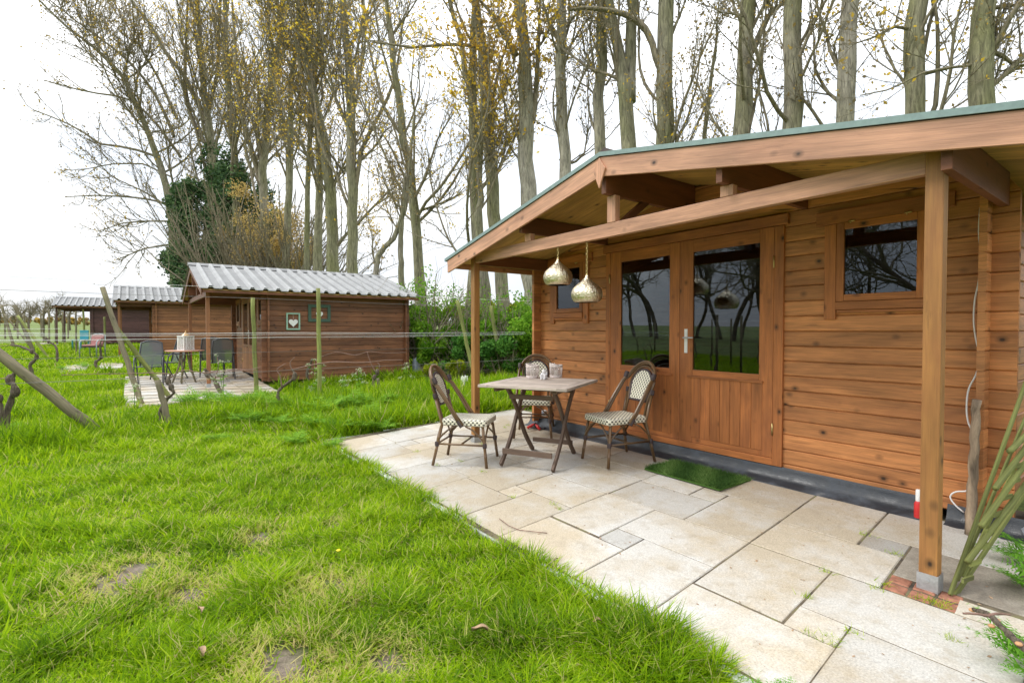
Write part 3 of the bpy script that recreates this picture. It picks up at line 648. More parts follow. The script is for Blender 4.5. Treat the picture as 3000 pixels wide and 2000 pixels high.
# ------------------------------------------------------------------ rattan bistro chairs (local +x is the way the sitter faces)
def make_bistro():
    t = thing('bistro_chair', 'rattan bistro chair with cream weave', 'chair')
    sh = .455
    # seat
    b = MB(); n = 14; pts = []
    for k in range(n): # trapezoid with round corners
        pass
    def outline(r):
        q = []
        for (x, y, a0) in ((.20, .175, 0), (-.19, .155, 90), (-.19, -.155, 180), (.20, -.175, 270)):
            for k in range(5):
                a = math.radians(a0+k*22.5); q.append((x+(.035+r)*math.cos(a), y+(.035+r)*math.sin(a)))
        return q
    rings = [(outline(-.004), sh-.062), (outline(.004), sh-.055), (outline(.006), sh-.02), (outline(.0), sh-.006), (outline(-.012), sh), (outline(-.05), sh+.002)]
    m_ = len(rings[0][0])
    per = [0]
    for k in range(m_): per.append(per[-1]+math.dist(rings[0][0][k], rings[0][0][(k+1) % m_]))
    for (o_, z) in rings:
        for p in o_: b.v.append((p[0], p[1], z))
    for i in range(len(rings)-1):
        for k in range(m_):
            k2 = (k+1) % m_; idx = [i*m_+k, i*m_+k2, (i+1)*m_+k2, (i+1)*m_+k]
            if i < 3: b.face(idx, [(per[k], rings[i][1]), (per[k+1], rings[i][1]), (per[k+1], rings[i+1][1]), (per[k], rings[i+1][1])], .5)
            else: b.face(idx, [(b.v[j][1], b.v[j][0]) for j in idx], .5)
    for rr, fl in ((len(rings)-1, 0), (0, 1)):
        idx = [rr*m_+k for k in range(m_)]; idx = idx[::-1] if fl else idx; b.face(idx, [(b.v[j][1], b.v[j][0]) for j in idx], .5)
    b.build('seat', M['weave'], t)
    # back pad in the plane of the inner hoop
    def arch(w0, w1, z0, z1, x0, x1, n=18, bow=.0):   # from bottom left over the top to bottom right
        P = []
        zs = z1-w1*1.0
        P.append((x0, -w0, z0))
        for k in range(1, 5): f = k/5; P.append((x0+(x1-x0)*f*(zs-z0)/(z1-z0), -(w0+(w1-w0)*f), z0+(zs-z0)*f))
        for k in range(n+1):
            a = math.pi-math.pi*k/n; z = zs+w1*math.sin(a); P.append((x0+(x1-x0)*(z-z0)/(z1-z0), w1*math.cos(a), z))
        for k in range(4, 0, -1): f = k/5; P.append((x0+(x1-x0)*f*(zs-z0)/(z1-z0), (w0+(w1-w0)*f), z0+(zs-z0)*f))
        P.append((x0, w0, z0)); return P
    inner = arch(.125, .150, .585, .885, -.262, -.352)
    b = MB(); cx_ = np.mean(np.array(inner), 0)
    for d_ in (.010, -.010):
        for p in inner: b.v.append((p[0]+d_, p[1]*.93, p[2]-.004))
    m_ = len(inner)
    b.face(list(range(m_))[::-1], [(p[1], p[2]) for p in reversed(inner)], .5); b.face([m_+k for k in range(m_)], [(p[1], p[2]) for p in inner], .5)
    for k in range(m_): k2 = (k+1) % m_; b.face([k, k2, m_+k2, m_+k], [(0, 0), (.01, 0), (.01, .01), (0, .01)], .5)
    bk = b.build('backrest', M['weave'], t)
    b = MB(); b.tube([(p[0], p[1]*.98, p[2]) for p in inner], .014, 7, closed=True); b.build('backrest_binding', M['wrap'], bk, smooth=True)
    # inner hoop continuing down to the seat
    b = MB(); lo = [(-.215, -.150, .42)]; hi = [(-.215, .150, .42)]
    b.tube(lo+arch(.150, .178, .60, .915, -.268, -.368)+hi, .0125, 8)
    outer = arch(.2, .205, .60, .955, -.19, -.385)
    for off in (0, .026):
        path = [(-.02+off*1.2, -.222-off*.2, .405), (-.085+off, -.222-off*.2, .50), (-.16+off*.9, -.218-off*.2, .62), (-.26+off*.8, -.212-off*.1, .77)]
        top = [p for p in arch(.205, .207, .60, .945+off*.7, -.20, -.385) if p[2] > .80]
        top = [(p[0]+off*.3, p[1], p[2]) for p in top]
        b.tube(path+top+[(p[0], -p[1], p[2]) for p in reversed(path)], .0135, 8)
    b.build('back_hoop', M['rattan'], t, smooth=True)
    legs = [((.195, .185, .41), (.245, .222, 0)), ((.195, -.185, .41), (.245, -.222, 0)), ((-.215, .178, .56), (-.30, .222, 0)), ((-.215, -.178, .56), (-.30, -.222, 0))]
    for a, c in legs:
        b = MB(); a, c = Vector(a), Vector(c); mid = a.lerp(c, .35)
        if a.x < 0: mid = Vector((-.215, a.y*1.02, .40)); a = Vector((-.285, a.y*1.05, .66))
        pts = [a, mid]+[mid.lerp(c, f) for f in (.3, .31, .33, .6, .61, .63, 1)]
        rr = [.0135, .0145]+[.0145, .0165, .0145, .0145, .0165, .0145, .0145]
        b.tube(pts, rr, 9); b.build('leg', M['rattan'], t, smooth=True)
    # seat frame, stretchers, curved braces
    b = MB(); b.tube([(.2, -.19, .40), (.2, .19, .40), (-.21, .175, .40), (-.21, -.175, .40)], .0125, 8, closed=True); b.build('seat_frame', M['rattan'], t, smooth=True)
    FL, FR, BL, BR = Vector((.222, .204, .21)), Vector((.222, -.204, .21)), Vector((-.262, .202, .21)), Vector((-.262, -.202, .21))
    b = MB()
    for p, q in ((FL, BL), (FR, BR), (BL, BR)): b.tube([p, q], .0095, 7)
    c0 = Vector((-.02, 0, .215)); b.tube([(-.02, .203, .21), (-.02, -.203, .21)], .0095, 7)
    b.build('stretcher', M['rattan'], t, smooth=True)
    b = MB()
    for p, q in ((FL, FR), (FR, FL), (FL, BL), (FR, BR), (BL, FL), (BR, FR), (BL, BR), (BR, BL)):
        m1 = p.lerp(q, .14)+Vector((0, 0, .10)); m2 = p.lerp(q, .40)+Vector((0, 0, .18))
        b.tube([p, p.lerp(q, .04)+Vector((0, 0, .05)), m1, p.lerp(q, .26)+Vector((0, 0, .15)), m2], .009, 7)
    b.build('brace', M['rattan'], t, smooth=True)
    def bind(fn):
        b = MB(); fn(b); b.build('binding', M['wrap'], t)
    for p in (FL, FR, BL, BR): bind(lambda b: b.tube([p+Vector((0, 0, -.022)), p+Vector((0, 0, -.01)), p+Vector((0, 0, .01)), p+Vector((0, 0, .022))], [.019, .0215, .0215, .019], 10))
    for y in (-.222, .222):
        bind(lambda b: b.tube([(-.0, y, .385), (-.01, y, .40), (-.03, y, .43), (-.038, y, .445)], [.020, .0225, .0225, .020], 10))
        bind(lambda b: b.tube([(-.268, y*.945, .795), (-.275, y*.945, .81), (-.288, y*.945, .84), (-.294, y*.945, .855)], [.021, .0245, .0245, .021], 10))
        bind(lambda b: b.tube([(-.281, y*.86, .65), (-.284, y*.86, .66), (-.288, y*.86, .69), (-.290, y*.86, .70)], [.019, .021, .021, .019], 10))
    for y in (-.16, .16): bind(lambda b: b.tube([(.2, y-.025, .40), (.2, y+.025, .40)], .0165, 10))
    return t
bist = make_bistro()
def pzf(x, y): return float(pz(x, y))
CH = [(-4.385, 2.715, math.atan2(.36, .41), 'rattan bistro chair left of the wooden table, in front of the porch post'),
      (-3.405, 3.80, math.atan2(-.98, -.21), 'rattan bistro chair right of the table, in front of the glazed doors'),
      (-4.83, 3.93, math.atan2(-.70, .72), 'rattan bistro chair behind the table, by the cabin corner')]
for i, (x, y, a, lab) in enumerate(CH):
    c = bist if i == 0 else copy_tree(bist)
    place(c, (x, y, pzf(x, y)+.0), a, lab); c['group'] = 'rattan chairs round the table'
# ------------------------------------------------------------------ folding table
TX, TY = -3.92, 3.27; TZ = pzf(TX, TY); ta = math.radians(28)
t = thing('folding_table', 'square weathered grey wooden folding table on the patio', 'table', (TX, TY, TZ), ta)
ca, sa = math.cos(ta), math.sin(ta)
b = MB(); hw, hd, zt = .445, .49, .785
for k in range(9): # boards across between the end rails
    y0 = -hd+.002+k*(2*hd/9); b.box((-hw+.10, y0, zt-.024), (hw-.10, y0+2*hd/9-.004, zt), ax=0)
for s in (-1, 1): b.box((s*hw-(.098 if s > 0 else 0), -hd, zt-.026), (s*hw+(.098 if s < 0 else 0), hd, zt+.001), ax=1)
b.build('tabletop', M['teak'], t, bevel=.003)
def legcurve(x, ya, za, yb_, zb_, s, wd=.024, ht=.045):
    P = []
    for k in range(13):
        f = k/12; y = ya+(yb_-ya)*f+s*.055*math.sin(math.pi*2*f)*(.5); z = za+(zb_-za)*f; P.append(Vector((x, y, z)))
    b = MB()
    n0 = 0
    for k, p in enumerate(P):
        tg = (P[min(k+1, 12)]-P[max(k-1, 0)]).normalized(); nr = Vector((0, -tg.z, tg.y))
        for dx, dn in ((-wd/2, -ht/2), (wd/2, -ht/2), (wd/2, ht/2), (-wd/2, ht/2)): b.v.append(tuple(p+Vector((dx, 0, 0))+nr*dn))
    for k in range(12):
        for q in range(4): q2 = (q+1) % 4; b.face([k*4+q, k*4+q2, k*4+4+q2, k*4+4+q], [(k*.07, q*.03), (k*.07, q*.03+.03), (k*.07+.07, q*.03+.03), (k*.07+.07, q*.03)], .5)
    b.face([3, 2, 1, 0], [(0, 0)]*4, .5); b.face([48, 49, 50, 51], [(0, 0)]*4, .5); return b
for x, s in ((-.265, 1), (.265, 1)): legcurve(x, -.36, .01, .30, .765, 1).build('leg', M['teakleg'], t)
for x, s in ((-.235, 1), (.235, 1)): legcurve(x, .36, .01, -.30, .765, -1).build('leg', M['teakleg'], t)
for (xw, y, z, hh) in ((.252, -.345, .145, .05), (.222, .33, .13, .045), (.222, -.255, .66, .045), (.252, .255, .68, .04)):
    b = MB(); b.box((-xw, y-.011, z-hh/2), (xw, y+.011, z+hh/2)); b.build('rail', M['teakleg'], t, bevel=.002)
b = MB()
for s in (-1, 1): b.box((s*.30-.02, -.40, zt-.065), (s*.30+.02, .40, zt-.027))
b.build('runner', M['teakleg'], t, bevel=.002)
def tabp(px, py):
    d = ray(px, py); tt = (TZ+zt+.001-CAM[2])/d[2]; return CAM+d*tt
# wicker candle baskets
def basket(p, label, lean):
    t = thing('candle_basket', label, 'basket', p); b = MB(); r, h = .066, .135
    for k in range(26):
        a = 2*math.pi*k/26; b.tube([(r*.9*math.cos(a), r*.9*math.sin(a), .004), (r*math.cos(a), r*math.sin(a), h*.5), (r*1.02*math.cos(a), r*1.02*math.sin(a), h-.012)], .0036, 5)
    b.lathe([(.001, .002), (r*.9, .002), (r*.9, .008), (.001, .008)], n=24)
    b.build('basket_stakes', M['wicker'], t, smooth=True)
    b = MB()
    for z, rr in ((.006, .95), (.014, .96), (.022, .97), (h-.018, 1.03), (h-.010, 1.05), (h-.002, 1.03)):
        if z == h-.018: b.build('basket_foot', M['wicker'], t, smooth=True); b = MB()
        P = [(r*rr*math.cos(2*math.pi*k/28)+.0, r*rr*math.sin(2*math.pi*k/28), z+.0025*math.sin(k*2.2+z*300)) for k in range(28)]; b.tube(P, .0052, 6, closed=True)
    b.build('basket_rim', M['wicker'], t, smooth=True); b = MB()
    P = [(r*1.02*math.cos(a_)+.0, r*1.02*math.sin(a_), h+.004+.012*math.sin(math.pi*k/14)) for k, a_ in enumerate(np.linspace(lean, lean+math.pi, 15))]
    b.tube(P, .006, 6); b.tube([(r*1.02*math.cos(a_), r*1.02*math.sin(a_), h+.004+.006*math.sin(math.pi*k/14)) for k, a_ in enumerate(np.linspace(lean+.2, lean+3.3, 15))], .005, 6)
    b.tube([P[0], (P[0][0]*1.5, P[0][1]*1.5, h+.012)], .005, 6)
    b.build('handle', M['wicker'], t, smooth=True)
    b = MB(); b.lathe([(.001, .009), (.024, .009), (.024, .075), (.020, .078), (.001, .072)], n=20); b.tube([(0, 0, .072), (.001, 0, .086)], .0012, 5); b.build('candle', M['candle'], t, smooth=False)
    b = MB(); b.lathe([(.037, .01), (.040, .05), (.040, .115), (.0385, .115), (.0385, .05), (.036, .012)], n=24); b.build('glass_cup', M['cup'], t, smooth=True)
basket(tabp(1560, 1107), 'whitewashed wicker candle basket left of the white figurine', 2.0)
basket(tabp(1629, 1105), 'whitewashed wicker candle basket right of the white figurine', 2.6)
# crouching figurine hugging its knees
p = tabp(1594, 1111); t = thing('figurine', 'small white plaster figurine crouching between the two candle baskets', 'figurine', p, math.radians(-60))
def skin(name, verts, edges, radii, m, parent, lv=2):
    me = bpy.data.meshes.new(name); me.from_pydata(verts, edges, []); me.update(); o = link(name, me, m, parent)
    o.modifiers.new('skin', 'SKIN'); sk = me.skin_vertices[0].data if me.skin_vertices else None
    if sk is None:
        me.attributes  # created with the modifier on evaluation only
    return o
b = MB()
def blob(b, c, r, sc=(1, 1, 1), n=14):
    n0 = len(b.v); m_ = 9
    for i in range(m_):
        a = math.pi*i/(m_-1)
        for k in range(n):
            q = 2*math.pi*k/n; b.v.append((c[0]+r*sc[0]*math.sin(a)*math.cos(q), c[1]+r*sc[1]*math.sin(a)*math.sin(q), c[2]-r*sc[2]*math.cos(a)))
    for i in range(m_-1):
        for k in range(n): k2 = (k+1) % n; b.face([n0+i*n+k, n0+i*n+k2, n0+(i+1)*n+k2, n0+(i+1)*n+k], [(0, 0)]*4, .5)
blob(b, (-.004, 0, .020), .034, (1.0, 1.15, .62)); blob(b, (-.012, 0, .048), .026, (.9, 1.0, 1.2)); blob(b, (.008, 0, .083), .020, (1.0, .95, 1.1)); blob(b, (-.002, 0, .094), .017, (1.0, 1.05, .8)); blob(b, (.016, 0, .101), .008)
for s in (-1, 1):
    b.tube([(-.008, s*.018, .012), (.030, s*.022, .046), (.034, s*.022, .050), (.036, s*.018, .008)], [.014, .0125, .012, .009], 10)
    b.tube([(-.010, s*.022, .066), (.012, s*.028, .048), (.036, s*.014, .055), (.040, s*.002, .058)], [.011, .009, .008, .006], 9)
    blob(b, (.044, s*.017, .007), .010, (1.7, .9, .7)); b.tube([(-.004, s*.014, .094), (-.012, s*.017, .078), (-.016, s*.018, .062)], [.009, .009, .004], 8)
o = b.build('body', M['whitestone'], t, smooth=True); rm = o.modifiers.new('weld', 'REMESH'); rm.mode = 'VOXEL'; rm.voxel_size = .0022; rm.use_smooth_shade = True
# ------------------------------------------------------------------ pendants
def pendant(p, zb_, zt_, label):
    top = PY(p[0], p[1], 3.215); zbeam = 2.035+.043; x = float(top[0])
    t = thing('pendant_lamp', label, 'lamp', (x, 3.215, zb_)); t['group'] = 'hammered metal pendant lamps'
    k = (zt_-zb_)/.24; R_ = .138
    prof = [(.094, 0), (.112, .008), (.128, .030), (.137, .060), (.136, .088), (.125, .118), (.104, .143), (.078, .165), (.052, .186), (.030, .207), (.016, .225), (.011, .24)]
    b = MB(); pr = [(r, z*k) for r, z in prof]; fine = []
    for i in range(len(pr)-1):
        for f in (0, .5): fine.append((pr[i][0]+(pr[i+1][0]-pr[i][0])*f, pr[i][1]+(pr[i+1][1]-pr[i][1])*f))
    fine.append(pr[-1]); b.lathe(fine+[(.001, fine[-1][1]+.004)], n=48)
    o = b.build('lamp_shade', M['hammer'], t, smooth=True)
    b = MB(); b.lathe([(r-.004, z+.003) for r, z in fine[:-4]], n=36); b.build('shade_lining', M['blackpl'], o, smooth=True)
    b = MB(); z = zt_-zb_; ztop = zbeam-zb_; i = 0
    b.lathe([(.009, z-.004), (.011, z+.004), (.007, z+.014), (.001, z+.02)], n=14)
    z += .012
    while z < ztop-.008:
        L = .034; w_ = .0085; P = []
        for q in range(12):
            a = 2*math.pi*q/12; u = w_*math.cos(a); v = L/2*math.sin(a); P.append((u if i % 2 else 0, 0 if i % 2 else u, z+L/2-.004+v))
        b.tube(P, .0026, 6, closed=True); z += L-.009; i += 1
    b.build('chain', M['galv'] if 0 else M['brass'], t, smooth=True)
pendant((1635, 600), 1.725, 1.968, 'hammered champagne pendant lamp on a short chain, left one, nearer the small window')
pendant((1720, 600), 1.547, 1.785, 'hammered champagne pendant lamp on a long chain, the lower right one')
# ------------------------------------------------------------------ turf mat
mc = [np.array(pav) for pav in ((-2.963, 3.744), (-3.071, 4.20), (-2.246, 4.17), (-2.227, 3.723))]
mcx = np.mean(mc, 0); t = thing('turf_doormat', 'green artificial grass doormat in front of the glazed doors', 'doormat', (mcx[0], mcx[1], pzf(*mcx)+.002), math.radians(-1.5))
b = MB(); b.box((-.38, -.225, 0), (.38, .225, .012)); b.build('mat_base', M['turf'], t)
nm = NM(); N = 15000; P = np.stack([rng.uniform(-.38, .38, N), rng.uniform(-.225, .225, N), np.full(N, .010)], 1); dr = rng.normal(size=(N, 3))*[.9, .9, .0]+[0, 0, 1]; dr /= np.linalg.norm(dr, axis=1, keepdims=True)
L = rng.uniform(.03, .058, N)[:, None]; sd_ = np.cross(dr, rng.normal(size=(N, 3))); sd_ /= np.linalg.norm(sd_, axis=1, keepdims=True); sd_ *= .0019
nm.add(np.stack([P-sd_, P+sd_, P+dr*L], 1).reshape(-1, 3), None, np.arange(N*3).reshape(-1, 3), tone=np.clip(rng.random(N)*.7+.3*np.sin(P[:, 0]*17+P[:, 1]*9), 0, 1)); nm.build('mat_pile', M['turf'], t)
# ------------------------------------------------------------------ small things by the cabin
def poly3(pts, z=None): return [tuple(float(a) for a in p) for p in pts]
# white cable down the right wall
path = [(2872, 607), (2868, 680), (2872, 740), (2868, 820), (2856, 880), (2853, 940), (2858, 985), (2867, 1030), (2868, 1065), (2858, 1100), (2838, 1140), (2832, 1190), (2838, 1240), (2862, 1290), (2862, 1380), (2858, 1410), (2836, 1436), (2800, 1440), (2784, 1455), (2800, 1480), (2830, 1505)]
pts = [PY(x, y, 4.28) for x, y in path]; b = MB()
sm = []
for i in range(len(pts)-1):
    p0, p1, p2, p3 = pts[max(i-1, 0)], pts[i], pts[i+1], pts[min(i+2, len(pts)-1)]
    for f in np.linspace(0, 1, 5)[:-1]: sm.append(.5*((2*p1)+(-p0+p2)*f+(2*p0-5*p1+4*p2-p3)*f*f+(-p0+3*p1-3*p2+p3)*f**3))
b.tube(sm, .0052, 8); o = b.build('cable', M['cable'], smooth=True); tag(o, 'loose white cable hanging down the right corner of the cabin wall', 'cable')
# round stick leaning on the corner
p0 = G(2842, 1566); p0[2] = pzf(p0[0], p0[1]); p1 = PY(2861, 1170, 4.17); b = MB(); N = 14
P = [p0+(p1-p0)*k/N+np.array([.004*math.sin(k*2.3), 0, 0]) for k in range(N+1)]; b.tube(P, [.028+.0015*math.sin(k*1.9)-.0004*k for k in range(N+1)], 12)
o = b.build('stick', M['stick'], smooth=True); tag(o, 'round bark-brown wooden stick leaning against the right corner of the cabin', 'stick')
# red and white bottle by the post
q = G(2708, 1478); q = np.array([-1.112, 4.22, pzf(0, 4.22)]); t = thing('red_bottle', 'red bottle with white label half hidden behind the right porch post', 'bottle', q); t.scale = (.8, .8, .85)
b = MB(); b.lathe([(.001, .0), (.026, .0), (.028, .01), (.028, .12), (.020, .135), (.018, .14)], n=20); b.build('bottle_body', M['red'], t, smooth=True)
b = MB(); b.lathe([(.0175, .138), (.0185, .145), (.0185, .225), (.012, .232), (.001, .232)], n=20); b.build('bottle_cap', M['white'], t, smooth=True)
# red and black secateur-like tool and white outdoor socket in the left corner
q = np.array([-5.06, 4.13, pzf(0, 4.13)]); t = thing('outdoor_socket', 'white outdoor socket box low on the left cabin corner', 'socket', (-5.03, 4.27, .20))
b = MB(); b.box((-.035, -.03, -.0), (.035, .015, .075), ax=2); b.build('socket_box', M['white'], t, bevel=.006)
b = MB(); b.box((-.028, -.038, .012), (.028, -.030, .062)); b.tube([(0, -.045, .035), (0, -.03, .035)], .014, 12); b.build('socket_lid', M['slate'], t, bevel=.003)
t = thing('bypass_loppers', 'red and black folded tool lying under the white socket', 'tool', q, .3)
for s in (-1, 1):
    b = MB(); b.tube([(0, 0, .075), (s*.05, -.02, .045), (s*.095, -.035, .016)], [.012, .019, .017], 10); b.build('handle', M['red'], t, smooth=True)
b = MB(); b.tube([(-.01, .04, .03), (.0, .0, .06), (.01, -.01, .09)], [.02, .022, .012], 10); b.box((-.10, .02, 0), (.12, .07, .03)); b.build('tool_head', M['blackpl'], t, bevel=.006)
# stuff at the right edge: grey block wall, folded trellis, rubble
b = MB(); b.box((-.655, 4.62, -.1), (1.9, 4.8, 2.05)); o = b.build('block_wall', M['block']); tag(o, 'dark grey concrete block wall at the right edge behind the cabin corner', 'wall')
t = thing('trellis', 'folded green wooden trellis leaning at the right edge beside the porch post', 'trellis', (0, 0, 0))
def tr(px, py, zv): return R(px, py, zv)
base = G(2780, 1748); z0v = ZV(base)
def bar(a, c, wd, ht, m='pole', name='trellis_slat'):
    b = MB(); b.beam(a, c, wd, ht, up=tuple(float(x) for x in FW)); o = b.build(name, M[m], t, bevel=.004); return o
zt_ = z0v+.35
bar(R(2783, 1742, z0v), R(3045, 1010, zt_), .019, .014); bar(R(2797, 1745, z0v+.02), R(3035, 1395, zt_), .021, .014)
bar(R(2805, 1700, z0v+.05), R(3060, 1090, zt_+.05), .017, .011); bar(R(2822, 1690, z0v+.06), R(3075, 1150, zt_+.08), .017, .011)
for (xa_, ya_, xb_, yb_) in ((2833, 1645, 2960, 1380), (2835, 1650, 2995, 1370)): pass
def rounded(xa_, ya_, xb_, yb_, dz):
    b = MB(); a, c = R(xa_, ya_, z0v+dz), R(xb_, yb_, zt_+dz*.5); b.tube([a, c], .0135, 10); b.build('trellis_stake', M['pole'], t, smooth=True)
for q_ in ((2958, 1322, 3040, 1240, .0), (2916, 1430, 3040, 1265, -.03), (2874, 1541, 3050, 1290, -.03), (2834, 1645, 3060, 1345, -.04)): rounded(*q_)
for k in range(9): # crossing laths seen edge on
    f = k/9; a = R(2820+f*200, 1700-f*430, z0v-.05+.3*f); c = R(2850+f*205, 1690-f*430, z0v+.02+.3*f); b = MB(); b.beam(a, c, .010, .022); b.build('trellis_lath', M['pole'], t)
nm = NM()
for i, (x, y, s_) in enumerate([(-.52, 4.38, .10), (-.40, 4.30, .13), (-.45, 4.45, .16), (-.25, 4.35, .12), (-.33, 4.5, .18)]):
    b = MB(); pp = []
    for k in range(40):
        v = rng.normal(size=3); v /= np.linalg.norm(v); pp.append(v*s_*(.7+.3*rng.random()))
    me = bpy.data.meshes.new('rock'); import bmesh
    bm_ = bmesh.new(); [bm_.verts.new(v) for v in pp]; bmesh.ops.convex_hull(bm_, input=bm_.verts[:]); bm_.to_mesh(me); bm_.free()
    o = link('rubble_stone', me, M['rock']); o.location = (x, y, pzf(x, y)+s_*.45)
    tag(o, ['small dark stone at the near foot of the rubble by the block wall', 'dark stone beside the folded trellis at the right edge', 'large dark stone against the cabin corner at the right edge', 'dark stone outermost in the rubble at the right edge', 'biggest dark stone on the rubble before the block wall'][i], 'stone', 'rubble stones at the right edge')
b = MB(); b.beam((-.60, 4.22, .10), (-.30, 4.30, .42), .12, .03); b.beam((-.56, 4.18, .16), (-.2, 4.28, .22), .10, .02); o = b.build('slate_board', M['slate']); tag(o, 'blue-grey boards leaning on the dark rubble at the right edge', 'board')
# ------------------------------------------------------------------ further cabins
def PX(px, py, X):
    d = ray(px, py); return CAM+d*(X/d[0])
def HZ(p, dz=0.0): return np.array([p[0], p[1], float(H(p[0], p[1]))+dz])
q3 = R(346, 968, 20.3); q4 = R(178, 968, 29.0)
cab3 = cabin('brown cabin with grey corrugated roof, second furthest of the row', (q3[0]-2.125, q3[1]+1.22, float(H(q3[0], q3[1]))-.03), False, 'wallmid', 'purlin', 'wallred', 'wallmid', 1.22, 2.95, .27)
cab4 = cabin('plum-dark cabin with grey corrugated roof, the furthest of the row', (q4[0]-2.125, q4[1]+1.4, float(H(q4[0], q4[1]))-.03), False, 'wallplum', 'purlin', 'wallplum', 'wallplum', 1.6, 2.78, .22)
# frames with hearts on the side wall of the second cabin
def heart(b, c, s_, X):
    P = []
    for k in range(24):
        a = 2*math.pi*k/24; P.append((X, c[1]+s_*.0625*16*math.sin(a)**3, c[2]+s_*.0625*(13*math.cos(a)-5*math.cos(2*a)-2*math.cos(3*a)-math.cos(4*a))))
    b.prism(P, (.012, 0, 0))
for (x0, y0, x1, y1, m, fw, lab, hs, ho) in ((838, 916, 879, 966, 'seagreen', .035, 'pale green upright frame with a white heart on the red-brown cabin wall', .105, 0), (902, 891, 968, 943, 'darkgreenp', .075, 'dark green wide frame with a white heart on the red-brown cabin wall', .085, -.0)):
    X = -13.075; a = PX(x0, y0, X); c = PX(x1, y1, X); ya, yb_, za, zb = a[1], c[1], c[2], a[2]
    t = thing('heart_frame', lab, 'frame', (X, (ya+yb_)/2, (za+zb)/2)); t['group'] = 'frames on the cabin wall'; O = t.location
    b = MB(); b.box((.0, ya-O[1], za-O[2]), (.03, ya+fw-O[1], zb-O[2])); b.box((.0, yb_-fw-O[1], za-O[2]), (.03, yb_-O[1], zb-O[2])); b.box((.0, ya+fw-O[1], za-O[2]), (.028, yb_-fw-O[1], za+fw-O[2])); b.box((.0, ya+fw-O[1], zb-fw-O[2]), (.028, yb_-fw-O[1], zb-O[2]))
    b.build('frame', M[m], t, bevel=.003)
    b = MB(); heart(b, (0, 0, -.03), hs, .012); b.build('heart', M['white'], t)
    b = MB(); b.tube([(.015, 0, zb-fw-O[2]), (.015, 0, hs*.3)], .002, 5); b.build('heart_string', M['cord'], t)
# patio of the second cabin and stones by the third
def zflat2(x, y): return float(H(-14, 1.4))+.0
b = MB(); yy = -.15; k = 0
while yy < 2.5:
    xx = -17.4+(.25 if k % 2 else 0)
    while xx < -11.85:
        x1 = min(xx+.5, -11.78); n0 = len(b.v); z = .0
        hq = float(H(xx, yy+.15)); b.box((xx+.005, yy+.005, hq-.05), (x1-.005, yy+.295, hq+.012+random.uniform(-.002, .002))); xx += .5
    yy += .3; k += 1
o = b.build('patio_far', M['slab']); o.name = 'second_patio'; tag(o, kind='structure')
for (px, py, n_) in ((230, 1068, 5), (330, 1062, 4), (140, 1004, 4)):
    q = G(px, py); b = MB()
    for i in range(n_): b.box((q[0]+i*.62, q[1]-.3, float(H(q[0]+i*.62, q[1]))-.06), (q[0]+i*.62+.6, q[1]+.3, float(H(q[0]+i*.62, q[1]))+.015))
    tag(b.build('path_slabs', M['slab']), kind='structure')
# ------------------------------------------------------------------ mesh garden chairs and round table
def make_mesh_chair(fm='charcoal'):
    t = thing('garden_chair', 'x', 'chair'); b = MB()
    b.prism([(-.20, -.22, .43), (.24, -.24, .44), (.24, .24, .44), (-.20, .22, .43)], (0, 0, .008)); b.build('seat', M['meshfab'], t)
    b = MB(); P = [(-.21, -.22, .45), (-.30, -.235, .75), (-.36, -.21, 1.0), (-.375, -.1, 1.04), (-.378, 0, 1.05), (-.375, .1, 1.04), (-.36, .21, 1.0), (-.30, .235, .75), (-.21, .22, .45)]
    n = len(P); b.v += P; b.face(list(range(n)), [(0, 0)]*n, .5); b.build('backrest', M['meshfab'], t)
    b = MB(); b.tube(P, .018, 7); b.tube([(-.21, -.22, .45), (-.20, -.23, .43), (.22, -.25, .44), (.25, 0, .445), (.22, .25, .44), (-.20, .23, .43), (-.21, .22, .45)], .012, 7); b.build('frame', M[fm], t, smooth=True)
    for s in (-1, 1):
        b = MB(); b.tube([(.30, s*.29, 0), (.25, s*.28, .40), (.22, s*.28, .60), (.14, s*.28, .66), (0, s*.28, .655), (-.22, s*.265, .63), (-.30, s*.24, .70)], .015, 8); b.build('armrest', M[fm], t, smooth=True)
        b = MB(); b.tube([(-.30, s*.27, 0), (-.12, s*.27, .36), (-.02, s*.275, .55), (.02, s*.28, .65)], .015, 8); b.build('leg', M[fm], t, smooth=True)
    return t
gc = make_mesh_chair()
GCH = [(440, 1128, math.radians(-8), 'pale grey mesh garden chair left of the round table, leftmost one'), (497, 1112, math.radians(-58), 'grey mesh garden chair facing outward just left of the round table'),
       (650, 1112, math.radians(178), 'black mesh garden chair with tall back nearest the cabin door'), (622, 1102, math.radians(172), 'black mesh garden chair half behind the tall-backed one')]
for i, (px, py, a, lab) in enumerate(GCH):
    c = gc if i == 0 else copy_tree(gc); q = G(px, py); place(c, (q[0], q[1], float(H(q[0], q[1]))+.012), a, lab); c['group'] = 'mesh garden chairs by the round table'
q = G(543, 1122); t = thing('round_table', 'round terracotta-topped garden table on the second patio', 'table', (q[0], q[1], float(H(q[0], q[1]))+.012)); zt2 = .80
b = MB(); b.lathe([(.001, zt2-.03), (.40, zt2-.03), (.415, zt2-.018), (.415, zt2-.005), (.40, zt2), (.001, zt2)], n=40); b.build('tabletop', M['plasticwood'], t)
for k in range(5):
    a = k*2*math.pi/5+.4; b = MB(); b.tube([(.10*math.cos(a), .10*math.sin(a), zt2-.03), (.13*math.cos(a+.3), .13*math.sin(a+.3), .40), (.27*math.cos(a+.5), .27*math.sin(a+.5), 0)], .019, 8); b.build('leg', M['polegrey'], t, smooth=True)
t2 = thing('lantern', 'white lattice garden lantern standing on the round table', 'lantern', (q[0]+.02, q[1]+.02, float(H(q[0], q[1]))+.012+zt2), .5)
b = MB(); w_ = .115
